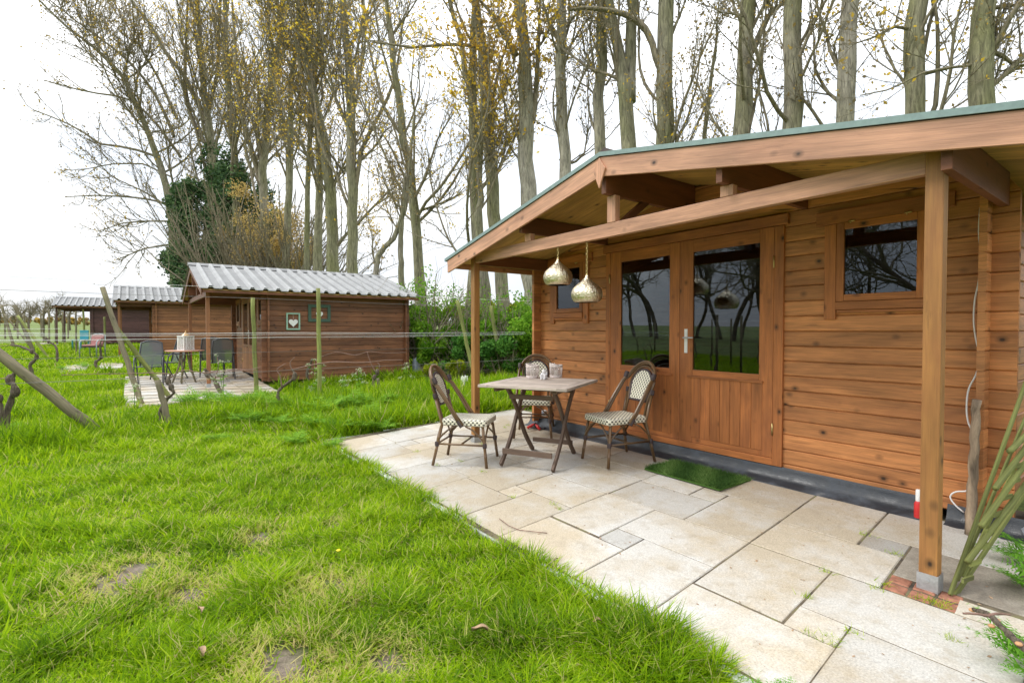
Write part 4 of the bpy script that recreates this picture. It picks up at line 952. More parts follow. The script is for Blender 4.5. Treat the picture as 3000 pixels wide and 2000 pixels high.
for sx in (-1, 1):
    for sy in (-1, 1): b.box((sx*w_-.014, sy*w_-.014, 0), (sx*w_+.014, sy*w_+.014, .34), ax=2)
b.box((-w_-.02, -w_-.02, 0), (w_+.02, w_+.02, .022)); b.box((-w_-.02, -w_-.02, .33), (w_+.02, w_+.02, .352)); b.build('lantern_frame', M['white'], t2)
b = MB()
for s in (-1, 1):
    for k in range(7):
        z = .03+.042*k
        for j in range(4):
            x = -w_+.02+j*.058
            b.beam((x, s*w_, z), (x+.05, s*w_, z+.05), .008, .020, up=(0, 1, 0)); b.beam((s*w_, x, z), (s*w_, x+.05, z+.05), .008, .020, up=(1, 0, 0)); b.beam((x+.05, s*w_, z), (x, s*w_, z+.05), .006, .014, up=(0, 1, 0))
b.build('lattice', M['white'], t2)
b = MB(); b.lathe([(.10, .352), (.085, .37), (.05, .405), (.022, .43), (.012, .45), (.018, .47), (.001, .485)], n=20); b.build('lantern_top', M['amber'], t2, smooth=True)
# chairs further off
q = G(272, 1047); t = thing('stacking_chair', 'grey-armed chair with dusty pink cushion by the brown cabin', 'chair', q, math.radians(-30))
for s in (-1, 1):
    b = MB(); b.tube([(.26, s*.30, 0), (.25, s*.30, .60), (.15, s*.30, .67), (-.2, s*.30, .66), (-.28, s*.27, .62)], .022, 8); b.build('armrest', M['greymetal'], t, smooth=True)
    b = MB(); b.tube([(-.28, s*.28, 0), (-.26, s*.28, .45), (-.34, s*.25, .86), (-.35, s*.12, .90), (-.35, 0, .905)], .02, 8); b.build('leg', M['greymetal'], t, smooth=True)
b = MB(); b.box((-.26, -.25, .40), (.26, .25, .44)); b.build('seat', M['wrap'], t)
b = MB(); b.box((-.25, -.24, .445), (.25, .24, .51)); b.beam((-.25, 0, .50), (-.33, 0, .88), .44, .07, up=(1, 0, 0)); b.build('cushion', M['pinkcushion'], t, bevel=.02)
q = G(236, 1022); t = thing('plastic_chair', 'small teal plastic chair under the porch of the furthest cabin', 'chair', q, math.radians(-40))
b = MB(); b.box((-.22, -.24, .42), (.24, .24, .46)); b.build('seat', M['teal'], t, bevel=.01)
b = MB(); b.box((-.24, -.22, .46), (-.20, .22, .90)); b.build('backrest', M['teal'], t, bevel=.01)
for sx in (-1, 1):
    for sy in (-1, 1): b = MB(); b.box((sx*.20-.02, sy*.21-.02, 0), (sx*.20+.02, sy*.21+.02, .42)); b.build('leg', M['teal'], t)
# ------------------------------------------------------------------ vineyard: posts, wires, vines
def post(a, c, r, m, name, label, group, cat='post'):
    b = MB(); n = 10; a, c = np.array(a), np.array(c); P = [a+(c-a)*k/n+rng.normal(size=3)*.004 for k in range(n+1)]
    a0 = P[0]; b.tube([p-a0 for p in P], [r*(1.04-.1*k/n+rng.normal()*.01) for k in range(n+1)], 10); o = b.build(name, M[m], smooth=True); o.location = [float(v) for v in a0]
    return tag(o, label, cat, group)
GP = 'wooden vineyard posts'
def gpost(b_, t_, r, m, label, zt_=None, name='vine_post'):
    a = G(*b_); a = HZ(a, -.12); zv = ZV(G(*b_)); return post(a, R(t_[0], t_[1], zt_ or zv), r, m, name, label, GP)
gpost((937, 1190), (933, 845), .038, 'pole', 'green round vineyard post in front of the heart frames')
gpost((752, 1150), (740, 871), .045, 'pole', 'green round vineyard post in front of the second cabin corner')
gpost((421, 1185), (300, 841), .046, 'polegrey', 'grey leaning vineyard post left of the mesh garden chairs')
gpost((512, 1165), (332, 947), .045, 'pole', 'green diagonal brace propped against the leaning vineyard post', 9.9)
gpost((506, 1255), (461, 1113), .040, 'polegrey', 'short grey stake beside the vine in front of the second patio')
gpost((320, 1265), (-70, 985), .066, 'polegrey', 'thick grey pole slanting down out of the left edge', 6.6)
gpost((102, 1032), (43, 894), .072, 'polegrey', 'mossy leaning post behind the thick slanting pole, the stoutest far one')
gpost((145, 1045), (52, 925), .05, 'pole', 'mossy diagonal brace right of the stoutest far leaning post')
gpost((43, 1017), (4, 893), .06, 'polegrey', 'dark leaning post nearest the left edge, far off')
gpost((104, 1026), (12, 920), .035, 'polegrey', 'thin slanting brace at the left edge, far off')
gpost((224, 1030), (222, 912), .035, 'polegrey', 'dark upright stake in front of the teal chair')
gpost((527, 1030), (515, 893), .05, 'pole', 'slim post in front of the brown cabin wall, left of the lantern')
gpost((595, 1025), (590, 898), .05, 'pole', 'slim post in front of the brown cabin wall, right of the lantern')
gpost((308, 1012), (306, 928), .05, 'pole', 'slim post in front of the plum-dark cabin wall')
gpost((250, 1008), (243, 905), .05, 'pole', 'slim leaning post at the front corner of the plum-dark cabin')
gpost((748, 1122), (743, 850), .032, 'post', 'yellowish edge of the open second cabin door, built as a post')  # round post standing in for the edge of the open door
gpost((1113, 1158), (1107, 1108), .03, 'polegrey', 'short pale stub stake beside the vine under the second cabin far corner')
gpost((1395, 1120), (1340, 880), .045, 'pole', 'green post seen left through the porch, leaning left')
gpost((1475, 1105), (1437, 895), .05, 'pole', 'pale green leaning post seen through the porch, behind the table')
gpost((1432, 1090), (1463, 990), .045, 'pole', 'green diagonal brace seen through the porch, crossing the leaning post')
for k, (x, yb_, yt_) in enumerate([(144, 995, 905), (121, 985, 915), (164, 1000, 920), (185, 998, 915), (72, 985, 920), (15, 990, 925), (128, 1002, 905), (52, 990, 930), (200, 990, 920)]):
    gpost((x, yb_), (x-1, yt_), .055, 'polegrey', 'slim grey far vineyard post in the left distance, number %s counted from the left edge' % ['seven', 'four', 'eight', 'nine', 'three', 'one', 'five', 'two', 'ten'][k], name='vine_post')
def wire(name, X, ya, yb_, z0, z1, r, m, label, sag=.02, n=14, group='vineyard wires'):
    b = MB(); P = [(X, ya+(yb_-ya)*k/n, z0+(z1-z0)*k/n-sag*math.sin(math.pi*((k*3) % n)/n)) for k in range(n+1)]; b.tube([(0, p[1]-ya, p[2]-z0) for p in P], r, 5)
    o = b.build(name, M[m]); o.location = (X, ya, z0); return tag(o, label, 'wire', group)
def rowz(X, y): return float(H(X, y))
wire('twine', -9.22, -7, 7.2, 1.285, 1.265, .0021, 'cord', 'white twine stretched along the nearest vine row, topmost strand')
wire('twine', -9.16, -7, 7.2, 1.25, 1.235, .0021, 'cord', 'white twine stretched along the nearest vine row, second strand')
wire('twine', -9.25, -7, 7.2, 1.17, 1.215, .0019, 'cord', 'white twine stretched along the nearest vine row, lowest strand')
wire('twine', -12.15, -9, 7.5, 1.22, 1.26, .0024, 'cord', 'white twine of the second vine row, upper strand')
wire('twine', -12.05, -9, 7.5, 1.12, 1.17, .0024, 'cord', 'white twine of the second vine row, lower strand')
wire('trellis_wire', -12.1, -9, 8, 2.02, 1.98, .004, 'wire', 'thin grey wire along the post tops of the second vine row')
wire('trellis_wire', -9.2, -7, 8, 2.02, 1.98, .0025, 'cord', 'thin pale wire along the post top of the nearest vine row')
wire('trellis_wire', -9.2, -7, 7.6, .60, .66, .0035, 'wire', 'thin dark wire carrying the canes of the nearest vine row')
wire('trellis_wire', -12.1, -9, 7.6, .80, .86, .0035, 'wire', 'thin dark wire carrying the canes of the second vine row')
for X in (-15.6, -19.0, -22.3, -25.6): 
    for z, nm_ in ((1.3, 'upper'), (1.15, 'lower')): wire('twine', X, -14, -1.6 if X > -22 else -3.5, z+rowz(X, -8), z+rowz(X, -2), .004, 'cord', nm_+' white twine of the %s vine row on the left' % {-15.6: 'third', -19.0: 'fourth', -22.3: 'fifth', -25.6: 'sixth'}[X])
def gnarl(P, r0, r1, b):
    P = [np.array(p, float) for p in P]; sm = []
    for i in range(len(P)-1):
        p0, p1, p2, p3 = P[max(i-1, 0)], P[i], P[i+1], P[min(i+2, len(P)-1)]
        for f in np.linspace(0, 1, 5)[:-1]: sm.append(.5*((2*p1)+(-p0+p2)*f+(2*p0-5*p1+4*p2-p3)*f*f+(-p0+3*p1-3*p2+p3)*f**3))
    sm.append(P[-1]); n = len(sm); b.tube([p+rng.normal(size=3)*r0*.12 for p in sm], [(r0+(r1-r0)*i/n)*(1+.22*rng.normal()*(.6)) for i in range(n)], 9); return sm
GV = 'gnarled grapevines'
def vine(px_pts, zv, r, label, canes=(), kill=.03):
    p0 = R(px_pts[0][0], px_pts[0][1], zv); base = HZ(p0, -.05); t = thing('grapevine', label, 'vine', base, 0, GV); O = np.array(base)
    b = MB(); P = [base-O]+[R(x, y, zv+.03*math.sin(i*2.1))-O for i, (x, y) in enumerate(px_pts[1:])]; r *= .85; sm = gnarl(P, r, r*.5, b)
    for k in range(2):
        i = rng.integers(len(sm)//3, len(sm)-2); blob(b, sm[i], r*1.12, (1, 1.1, 1.6), 8)
    b.build('trunk', M['vine'], t, smooth=True)
    for c in canes:
        b = MB(); Q = [R(x, y, zv+(c[0] if not isinstance(c[0], tuple) else 0))-O for x, y in (c[1:] if not isinstance(c[0], tuple) else c)]; gnarl(Q, .011 if zv > 8 else .008, .005, b); b.build('cane', M['cane'], t, smooth=True)
    return t
vine([(22, 1285), (18, 1230), (32, 1165), (46, 1142), (30, 1112), (46, 1093)], 7.1, .052, 'thick dark grapevine trunk at the left edge under the slanting pole', [[(46, 1093), (60, 1080), (40, 1050)], [(28, 1112), (10, 1108), (-20, 1112)]])
vine([(2, 1290), (-4, 1240), (4, 1190), (-8, 1150)], 7.0, .04, 'dark grapevine trunk cut off by the left edge')
vine([(98, 1102), (89, 1070), (106, 1050), (102, 1034), (58, 1014), (30, 1010)], 14.1, .05, 'dark curved grapevine below the stoutest far leaning post', [[(102, 1034), (80, 1020), (40, 1012), (0, 1013)]])
vine([(304, 1092), (279, 1066), (296, 1046), (293, 1012), (300, 990)], 15.1, .045, 'dark zigzag grapevine in front of the pink-cushioned chair', [[(293, 1012), (310, 1000), (330, 1005)]])
vine([(166, 1048), (167, 1028), (158, 1010), (138, 997), (134, 985)], 17.5, .045, 'dark bent grapevine between the far leaning posts and the stacking chair')
vine([(478, 1252), (471, 1208), (489, 1168), (509, 1150), (493, 1118), (500, 1095)], 7.5, .036, 'slender S-shaped grapevine tied to the short grey stake', [[(497, 1108), (520, 1092), (545, 1085), (600, 1092), (660, 1088), (720, 1084), (765, 1076)], [(500, 1095), (440, 1092), (380, 1094), (300, 1095), (180, 1098)]])
vine([(652, 1150), (626, 1112), (606, 1094), (600, 1080)], 10.9, .05, 'grapevine slanting across the second porch post foot', [[(604, 1092), (640, 1085), (700, 1082), (760, 1086)], [(630, 1110), (640, 1075), (636, 1045)]])
vine([(842, 1206), (814, 1162), (826, 1134), (862, 1106), (857, 1080)], 8.5, .036, 'gnarled leaning grapevine left of the green post', [[(858, 1090), (850, 1062), (864, 1046)], [(826, 1134), (820, 1100), (812, 1082), (838, 1064)], [(857, 1082), (920, 1068), (980, 1060), (1060, 1062), (1130, 1055), (1180, 1054)]])
vine([(908, 1122), (900, 1092), (909, 1066), (914, 1050)], 12.0, .045, 'dark upright grapevine against the red-brown cabin wall, behind the green post', [[(909, 1060), (980, 1032), (1040, 1040), (1080, 1030), (1130, 1034), (1190, 1032)]])
vine([(1099, 1152), (1094, 1112), (1108, 1094), (1100, 1086)], 10.4, .04, 'short dark grapevine beside the pale stub stake', [[(1108, 1094), (1112, 1072), (1106, 1062)], [(1100, 1090), (1085, 1060), (1075, 1030)]])
# ------------------------------------------------------------------ little things in the garden
q = G(1205, 1096); t = thing('water_butt', 'small grey plastic container at the rear corner of the red-brown cabin', 'container', (-13.0, 6.35, float(H(-13, 6.3)))) ; b = MB()
b.box((-.09, -.09, 0), (.09, .09, .42), ax=2); b.build('container_body', M['slate'], t, bevel=.04); b = MB(); b.lathe([(.001, .415), (.04, .415), (.04, .45), (.001, .45)], n=16); b.build('container_cap', M['slate'], t)
q = G(1362, 1150); t = thing('tree_guard', 'pale translucent plastic tree guard in the grass behind the left rattan chair', 'tree guard', HZ(q))
b = MB(); b.prism([(-.10, -.03, 0), (.06, .02, 0), (.075, .02, .34), (.03, .01, .33), (.01, .0, .35), (-.02, -.01, .30), (-.05, -.02, .34), (-.09, -.03, .31)], (.004, -.008, 0)); b.build('guard_sheet', M['white'], t)
b = MB(); b.prism([(-.16, .05, 0), (-.09, .02, 0), (-.08, .02, .26), (-.15, .05, .30)], (.004, -.008, 0)); b.build('guard_flap', M['white'], t)
# soil bed with kerb along the hedge
q0, q1 = G(1212, 1092), G(1600, 1096); dv = np.array([.25, 1.0]); X_ = []
b = MB(); hh = .10
for k in range(2):
    pass
P4 = [q0, q1, q1+np.array([.35, 1.5, 0]), q0+np.array([.0, 1.5, 0])]
b.v += [(float(p[0]), float(p[1]), float(H(p[0], p[1]))+hh) for p in P4]; b.face([0, 1, 2, 3], [(0, 0)]*4, .5); tag(b.build('soil_bed', M['soil']), kind='structure')
b = MB(); n = 8
for k in range(n):
    a = q0+(q1-q0)*k/n; c = q0+(q1-q0)*(k+.98)/n; b.beam((a[0], a[1]-.03, float(H(a[0], a[1]))+.03), (c[0], c[1]-.03, float(H(c[0], c[1]))+.03), .06, .20)
tag(b.build('bed_kerb', M['aggregate'], bevel=.008), kind='structure')
# twigs, leaves and crumbs on the paving
def onp(px, py): 
    d = ray(px, py); tt = (-.0378*3.18-CAM[2]+.004)/(d[2]-.0378*d[1]); return CAM+d*tt
for i, (pts, r, lab) in enumerate([([(1463, 1520), (1490, 1542), (1520, 1553), (1565, 1560), (1603, 1562)], .0026, 'long thin reddish twig lying on the pale paving'), ([(1618, 1650), (1626, 1640), (1634, 1636)], .003, 'short brown twig at the grassy paving edge')]):
    P = [onp(*p)+np.array([0, 0, .004+.004*(k % 2)]) for k, p in enumerate(pts)]; b = MB(); b.tube([p-P[0] for p in P], r, 6); o = b.build('twig', M['cane'], smooth=True); o.location = [float(v) for v in P[0]]; tag(o, lab, 'twig')
nm = NM(); N = 260
xs, ys = rng.uniform(-5.6, .1, N), rng.uniform(2.0, 4.1, N); nm.leaves(np.stack([xs, ys, pz(xs, ys)+.004], 1), .016, flat=4); o = nm.build('leaf_litter', M['deadleaf']); tag(o, kind='stuff')
for (px, py, s_, lab) in ((1405, 1868, .045, 'curled tan dead leaf in the lawn near the paving'), (585, 1808, .04, 'pale dry leaf in the middle of the lawn'), (588, 1935, .045, 'grey dead leaf standing up in the lawn near the bottom'), (1750, 1842, .03, 'small dead leaf in the grass by the paving edge')):
    q = HZ(G(px, py), .035); nm = NM(); a = np.linspace(0, 1, 7); V = []
    for i, f in enumerate(a):
        w_ = math.sin(math.pi*min(max(f, .03), .97))*.55
        for sgn in (-1, 0, 1): V.append(((f-.5)*s_*2, sgn*w_*s_, abs(sgn)*s_*.35+.01*math.sin(f*5)))
    F_q = [[i*3+j, i*3+j+1, i*3+j+4, i*3+j+3] for i in range(6) for j in range(2)]
    nm.add(V, F_q); o = nm.build('dead_leaf', M['deadleaf'], smooth=True); o.location = [float(v) for v in q]; o.rotation_euler = (float(rng.uniform(-.5, .5)), float(rng.uniform(-.4, .4)), float(rng.uniform(0, 6))); o.scale = (.85, .6, 1); tag(o, lab, 'leaf')
# pruned branch reaching in at the right
t = thing('pruned_branch', 'dark pruned branch with cut knobs reaching in at the right edge', 'branch', R(3010, 1905, 2.05)); O = np.array(t.location); b = MB()
gnarl([R(x, y, zv)-O for x, y, zv in ((3060, 1960, 1.8), (3010, 1905, 1.85), (2960, 1860, 1.92), (2905, 1805, 2.0), (2852, 1782, 2.1))], .015, .008, b); b.build('branch_stem', M['vine'], t, smooth=True)
for (x, y, zv, x2, y2) in ((2905, 1805, 2.0, 2820, 1795), (2900, 1800, 2.0, 2960, 1800)):
    b = MB(); gnarl([R(x, y, zv)-O, R((x+x2)/2, (y+y2)/2-3, zv)-O, R(x2, y2, zv+.02)-O], .006, .003, b); b.build('twig', M['cane'], t, smooth=True)
for (x, y, zv) in ((2848, 1786, 2.11), (2920, 1815, 1.98), (2905, 1832, 1.98), (2985, 1885, 1.87)):
    b = MB(); blob(b, R(x, y, zv)-O, .009, (1.3, 1.3, .8), 10); b.build('knob', M['knob'], t, smooth=True)
# ------------------------------------------------------------------ trees
def unit(a): return a/(np.linalg.norm(a, axis=-1, keepdims=True)+1e-9)
def grow(P0, D, L, R0, R1, K, jit, trop):
    N = len(P0); P = np.zeros((N, K, 3)); P[:, 0] = P0; D = unit(D)
    for k in range(1, K):
        D = unit(D+rng.normal(size=(N, 3))*jit+np.array([0, 0, 1.])*trop); P[:, k] = P[:, k-1]+D*(L/(K-1))[:, None]
    f = np.linspace(0, 1, K)[None]; return P, R0[:, None]*(1-f)+R1[:, None]*f
def kids(P, Rr, c, t0, t1, ang, Lf, rf, wob=.35):
    N, K, _ = P.shape; t = rng.uniform(t0, t1, (N, c)); x = t*(K-1); i = np.minimum(x.astype(int), K-2); f = (x-i)[..., None]
    I = np.arange(N)[:, None]; Q = P[I, i]*(1-f)+P[I, i+1]*f; D = unit(P[I, i+1]-P[I, i]); r = Rr[I, i]*rf
    A = unit(np.cross(D, rng.normal(size=D.shape))); a = (ang*(1+wob*rng.normal(size=(N, c))))[..., None]
    L = Lf*(1-.55*t)*(.6+.8*rng.random((N, c)))
    return Q.reshape(-1, 3), (D*np.cos(a)+A*np.sin(a)).reshape(-1, 3), L.ravel(), r.ravel()
def tree(label, trunks, zv, limbs=(), nl=16, z0=.3, La=4.5, ang=.6, trop=.15, nsub=8, ntw=8, leaf='bud', lsz=.10, lden=3, top=6.0, group=None, name='poplar_tree', bark='bark', tw=1.0, prune=None, world=None, ivy=None):
    """trunks: list of [(px,py),...bottom first], [widths px]; everything stands at depth zv"""
    root = None; mbt = MB(); segs = []
    for j, (pts, wd) in enumerate(trunks):
        P = [R(x, y, zv) for x, y in pts] if world is None else [np.array(p, float) for p in pts]
        rr = [w_*zv/F_/2 for w_ in wd] if world is None else list(wd)
        if j == 0:
            g = HZ(P[0]+(P[0]-P[1])*.0, -.1); 
            if P[0][2] > g[2]+.3: P = [g]+P; rr = [rr[0]*1.22]+rr
            root = thing(name, label, 'tree', g, 0, group); O = np.array(root.location)
        if top and world is None:
            d = unit(P[-1]-P[-2])+np.array([0, 0, .25]); d = unit(d); d2 = d+rng.normal(size=3)*.08
            P += [P[-1]+d*top*.5, P[-1]+d*top*.5+unit(d2)*top*.5]; rr += [rr[-1]*.75, rr[-1]*.35]
        # resample
        P = np.array(P); L = np.concatenate([[0], np.cumsum(np.linalg.norm(np.diff(P, axis=0), axis=1))]); K = 22; s_ = np.linspace(0, L[-1], K)
        Q = np.stack([np.interp(s_, L, P[:, i]) for i in range(3)], 1); Q[1:-1] += rng.normal(size=(K-2, 3))*min(rr[0]*.12, .03); q = np.interp(s_, L, rr)
        mbt.tube([a-O for a in Q], list(q*(1+.03*rng.normal(size=K))), 12); segs.append((Q, q))
    mbt.build('trunk', M[bark], root, smooth=True)
    nm = NM(); tips = []; allL = []
    PP, RR = [], []
    for (pts, wd) in limbs:
        P = [R(x, y, zv+dz_) for x, y, dz_ in [(p[0], p[1], p[2] if len(p) > 2 else 0) for p in pts]]; P = np.array(P); L = np.concatenate([[0], np.cumsum(np.linalg.norm(np.diff(P, axis=0), axis=1))]); s_ = np.linspace(0, L[-1], 10)
        PP.append(np.stack([np.interp(s_, L, P[:, i]) for i in range(3)], 1)); r0 = wd*zv/F_/2; RR.append(np.linspace(r0, r0*.35, 10))
    if nl:
        Q, q = segs[0]; n = nl//len(segs)+1
        for (Q, q) in segs:
            t = np.sort(rng.uniform(z0, .97, n)); x = t*(len(Q)-1); i = np.minimum(x.astype(int), len(Q)-2); f = (x-i)[:, None]; B = Q[i]*(1-f)+Q[i+1]*f
            az_ = rng.uniform(0, 2*math.pi, n); a = ang*(1+.25*rng.normal(size=n)); D = np.stack([np.sin(a)*np.cos(az_), np.sin(a)*np.sin(az_), np.cos(a)], 1)
            Ls = La*(1.15-.7*t)*(.6+.7*rng.random(n)); r0 = np.minimum(q[i]*.34, .012+.0085*Ls)
            p_, r_ = grow(B, D, Ls, r0, r0*.3, 10, .13, trop); PP += list(p_); RR += list(r_)
    PP, RR = np.array(PP), np.array(RR); nm.tubes(PP-O, RR, 6)
    Q, D, L, r = kids(PP, RR, nsub, .15, 1.0, .7, La*.42, .55); r = np.clip(r, .006, .02)*tw; p2, r2 = grow(Q, D, L, r, r*.4, 7, .16, trop*.8); nm.tubes(p2-O, r2, 4)
    Q, D, L, r = kids(p2, r2, ntw, .1, 1.0, .7, La*.17, .6); r = np.clip(r, .0035, .008)*tw; p3, r3 = grow(Q, D, L, r, r*.5, 5, .18, trop*.6); nm.tubes(p3-O, r3, 3)
    nm.build('branches', M['twig'], root)
    if lden:
        lv = NM(); N = len(p3)
        for k in range(lden):
            i = rng.integers(1, 5, N); C = p3[np.arange(N), i]+rng.normal(size=(N, 3))*.03; keep = rng.random(N) < .8; C = C[keep]
            cl = np.clip(.5+.32*np.sin(C[:, 0]*1.3+C[:, 2]*.9)+.28*rng.normal(size=len(C)), 0, 1); lv.leaves(C-O, lsz, tone=cl)
        lv.build('crown', M[leaf], root)
    if ivy:
        iv = NM()
        for (pa, pb, ra, rb, n) in ivy:
            pa, pb = np.array(pa), np.array(pb); f = rng.random(n); C = pa+(pb-pa)*f[:, None]; rad = ra+(rb-ra)*f; rad = rad*(1+.28*np.sin(f*19+pa[0])+.16*np.sin(f*47)); u = unit(rng.normal(size=(n, 3)))
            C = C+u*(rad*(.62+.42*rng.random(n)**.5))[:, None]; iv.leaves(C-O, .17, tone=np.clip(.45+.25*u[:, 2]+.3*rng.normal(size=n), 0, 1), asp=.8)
        iv.build('ivy', M['ivy'], root)
    return root
def zvof(px):
    d = ray(px, 968); m_ = abs(d[1]/d[0]) if d[0] < 0 else 99; t_ = 12.44/(m_+.2); return ZV(np.array([-t_, m_*t_, 1.3]))
TG = 'tall poplars behind the cabins'
def T(label, trunks, px=None, zv=None, **k):
    zv = zv or zvof(px or trunks[0][0][0][0]); return tree(label, trunks, zv, group=TG, **k)
# right group, seen above the roof
rk = dict(nl=13, z0=.30, La=4.2, nsub=9, ntw=8, leaf='bud', lsz=.075, lden=2, tw=.85)
T('mossy poplar trunk with a twin stem, first above the gable apex to the right', [([(1843, 434), (1830, 270), (1804, 110), (1778, 0)], [44, 40, 30, 24]), ([(1846, 300), (1848, 200), (1850, 60), (1851, 0)], [34, 34, 32, 30])], limbs=[([(1804, 110), (1770, 50), (1748, -30)], 14)], **rk)
T('poplar trunk with a thick limb arching away to the left', [([(1948, 418), (1945, 250), (1948, 100), (1951, 0)], [50, 46, 46, 44])], limbs=[([(1935, 200), (1920, 165), (1905, 105), (1876, 66), (1840, 45), (1790, 32), (1720, 22), (1670, 30)], 26), ([(1960, 120), (1985, 60), (2010, 0)], 12)], **rk)
T('slender thin tree between two poplars above the roof', [([(2063, 403), (2072, 330), (2080, 255), (2093, 178), (2098, 120)], [13, 12, 11, 9, 6])], zv=13.5, nl=9, z0=.45, La=2.2, nsub=7, ntw=7, leaf='bud', lsz=.075, lden=2, top=1.5, tw=.8)
T('poplar trunk leaning right with a forked limb on its right side', [([(2170, 393), (2175, 255), (2188, 102), (2196, 0)], [50, 44, 40, 36])], limbs=[([(2196, 160), (2212, 135), (2234, 80), (2262, 28), (2240, -10)], 22), ([(2262, 28), (2290, 15), (2310, 0)], 10)], **rk)
T('straight mossy poplar trunk with a knot hole, above the middle of the roof', [([(2316, 377), (2325, 204), (2327, 0)], [52, 50, 46])], bark='bark', **rk)
T('grey-brown straight poplar trunk with a pale bark patch', [([(2481, 357), (2486, 153), (2489, 0)], [48, 46, 42])], bark='barkb', **rk)
T('slightly bent mossy poplar trunk, second from the right', [([(2684, 332), (2675, 153), (2686, 0)], [50, 50, 48])], limbs=[([(2660, 85), (2620, 78), (2560, 110), (2500, 130)], 10), ([(2700, 220), (2780, 200), (2860, 190), (2950, 165)], 9)], **rk)
T('rightmost dark poplar trunk with a side branch to the right', [([(2876, 311), (2879, 153), (2890, 0)], [58, 56, 52])], limbs=[([(2900, 150), (2940, 165), (2975, 195), (3040, 190)], 14), ([(2900, 25), (2950, 18), (3030, 10)], 13), ([(2860, 190), (2770, 200), (2700, 215), (2610, 262), (2520, 280)], 9), ([(2900, 260), (2925, 215), (2960, 195)], 8)], **rk)
# middle group
mk_ = dict(nl=15, z0=.28, La=5.0, nsub=9, ntw=8, leaf='bud', lsz=.085, lden=2)
T('straight poplar trunk just left of the gable apex', [([(1764, 900), (1759, 429), (1754, 306), (1764, 102), (1765, 0)], [36, 34, 33, 30, 28])], limbs=[([(1775, 250), (1800, 210), (1815, 160), (1790, 80)], 9)], **mk_)
T('pale straight poplar trunk halfway down the left roof slope', [([(1662, 950), (1655, 510), (1647, 357), (1642, 204), (1643, 0)], [42, 36, 34, 32, 28])], limbs=[([(1640, 120), (1610, 70), (1590, 10)], 16), ([(1640, 470), (1680, 480), (1712, 450), (1722, 380)], 10), ([(1650, 90), (1690, 40), (1740, 20)], 8)], bark='barkb', **mk_)
T('stout poplar trunk with a torn pale bark scar above the left roof slope', [([(1556, 960), (1540, 780), (1550, 582), (1545, 459), (1540, 306), (1535, 153), (1524, 0)], [42, 42, 50, 46, 42, 36, 30])], limbs=[([(1560, 360), (1572, 250), (1578, 120), (1582, 0)], 20), ([(1510, 165), (1480, 100), (1440, 40), (1405, 0)], 20)], leaf='ochre', bark='barkb', nl=16, z0=.35, La=4.5, nsub=9, ntw=8, lsz=.125, lden=4)
T('leaning poplar trunk rising left of the porch roof corner', [([(1480, 960), (1466, 780), (1453, 643), (1443, 510), (1430, 357), (1422, 204), (1407, 102), (1392, 0)], [42, 38, 40, 36, 34, 32, 28, 24])], limbs=[([(1437, 150), (1390, 135), (1340, 130), (1280, 133), (1200, 140), (1150, 130), (1090, 125)], 12), ([(1450, 520), (1470, 470), (1474, 430)], 6)], leaf='ochre', lsz=.125, lden=4, nl=15, z0=.3, La=4.8, nsub=9, ntw=8)
T('mossy twin-stemmed poplar left of the roof corner', [([(1425, 960), (1412, 780), (1397, 684), (1392, 561), (1384, 408), (1382, 255), (1387, 153), (1392, 0)], [34, 32, 36, 33, 28, 24, 22, 18]), ([(1384, 330), (1378, 270), (1361, 200), (1346, 102), (1315, 0)], [20, 19, 17, 14, 12])], px=1400, leaf='ochre', lsz=.12, lden=3, nl=16, z0=.3, La=4.8, nsub=9, ntw=8)
T('dark ivy-green poplar trunk seen just behind the left porch post', [([(1372, 1000), (1382, 850), (1400, 700), (1408, 560), (1410, 400), (1412, 300)], [32, 30, 22, 18, 13, 9])], zv=16, top=2, **dict(mk_, nl=10))
T('crooked forked tree with two bowed stems beside the second cabin roof', [([(1101, 960), (1101, 786), (1106, 750), (1130, 715), (1152, 700), (1178, 640), (1190, 561), (1200, 480)], [16, 16, 16, 15, 14, 14, 12, 8]), ([(1178, 900), (1175, 796), (1173, 700), (1178, 640)], [18, 17, 15, 13])], zv=17, top=1.5, nl=11, z0=.3, La=2.6, nsub=7, ntw=7, leaf='bud', lsz=.085, lden=2)
T('tall bending poplar above the far end of the second cabin roof', [([(1240, 1000), (1229, 800), (1218, 663), (1203, 510), (1183, 408), (1167, 286), (1157, 204), (1147, 102), (1132, 0)], [36, 30, 28, 26, 23, 20, 18, 16, 12])], limbs=[([(1215, 580), (1245, 520), (1285, 400), (1330, 330)], 10), ([(1225, 620), (1280, 600), (1350, 570)], 8), ([(1180, 400), (1130, 330), (1095, 200), (1080, 130), (1050, 60), (1010, 0)], 12)], nl=20, z0=.25, La=6, nsub=10, ntw=8, leaf='ochre', lsz=.10, lden=2)
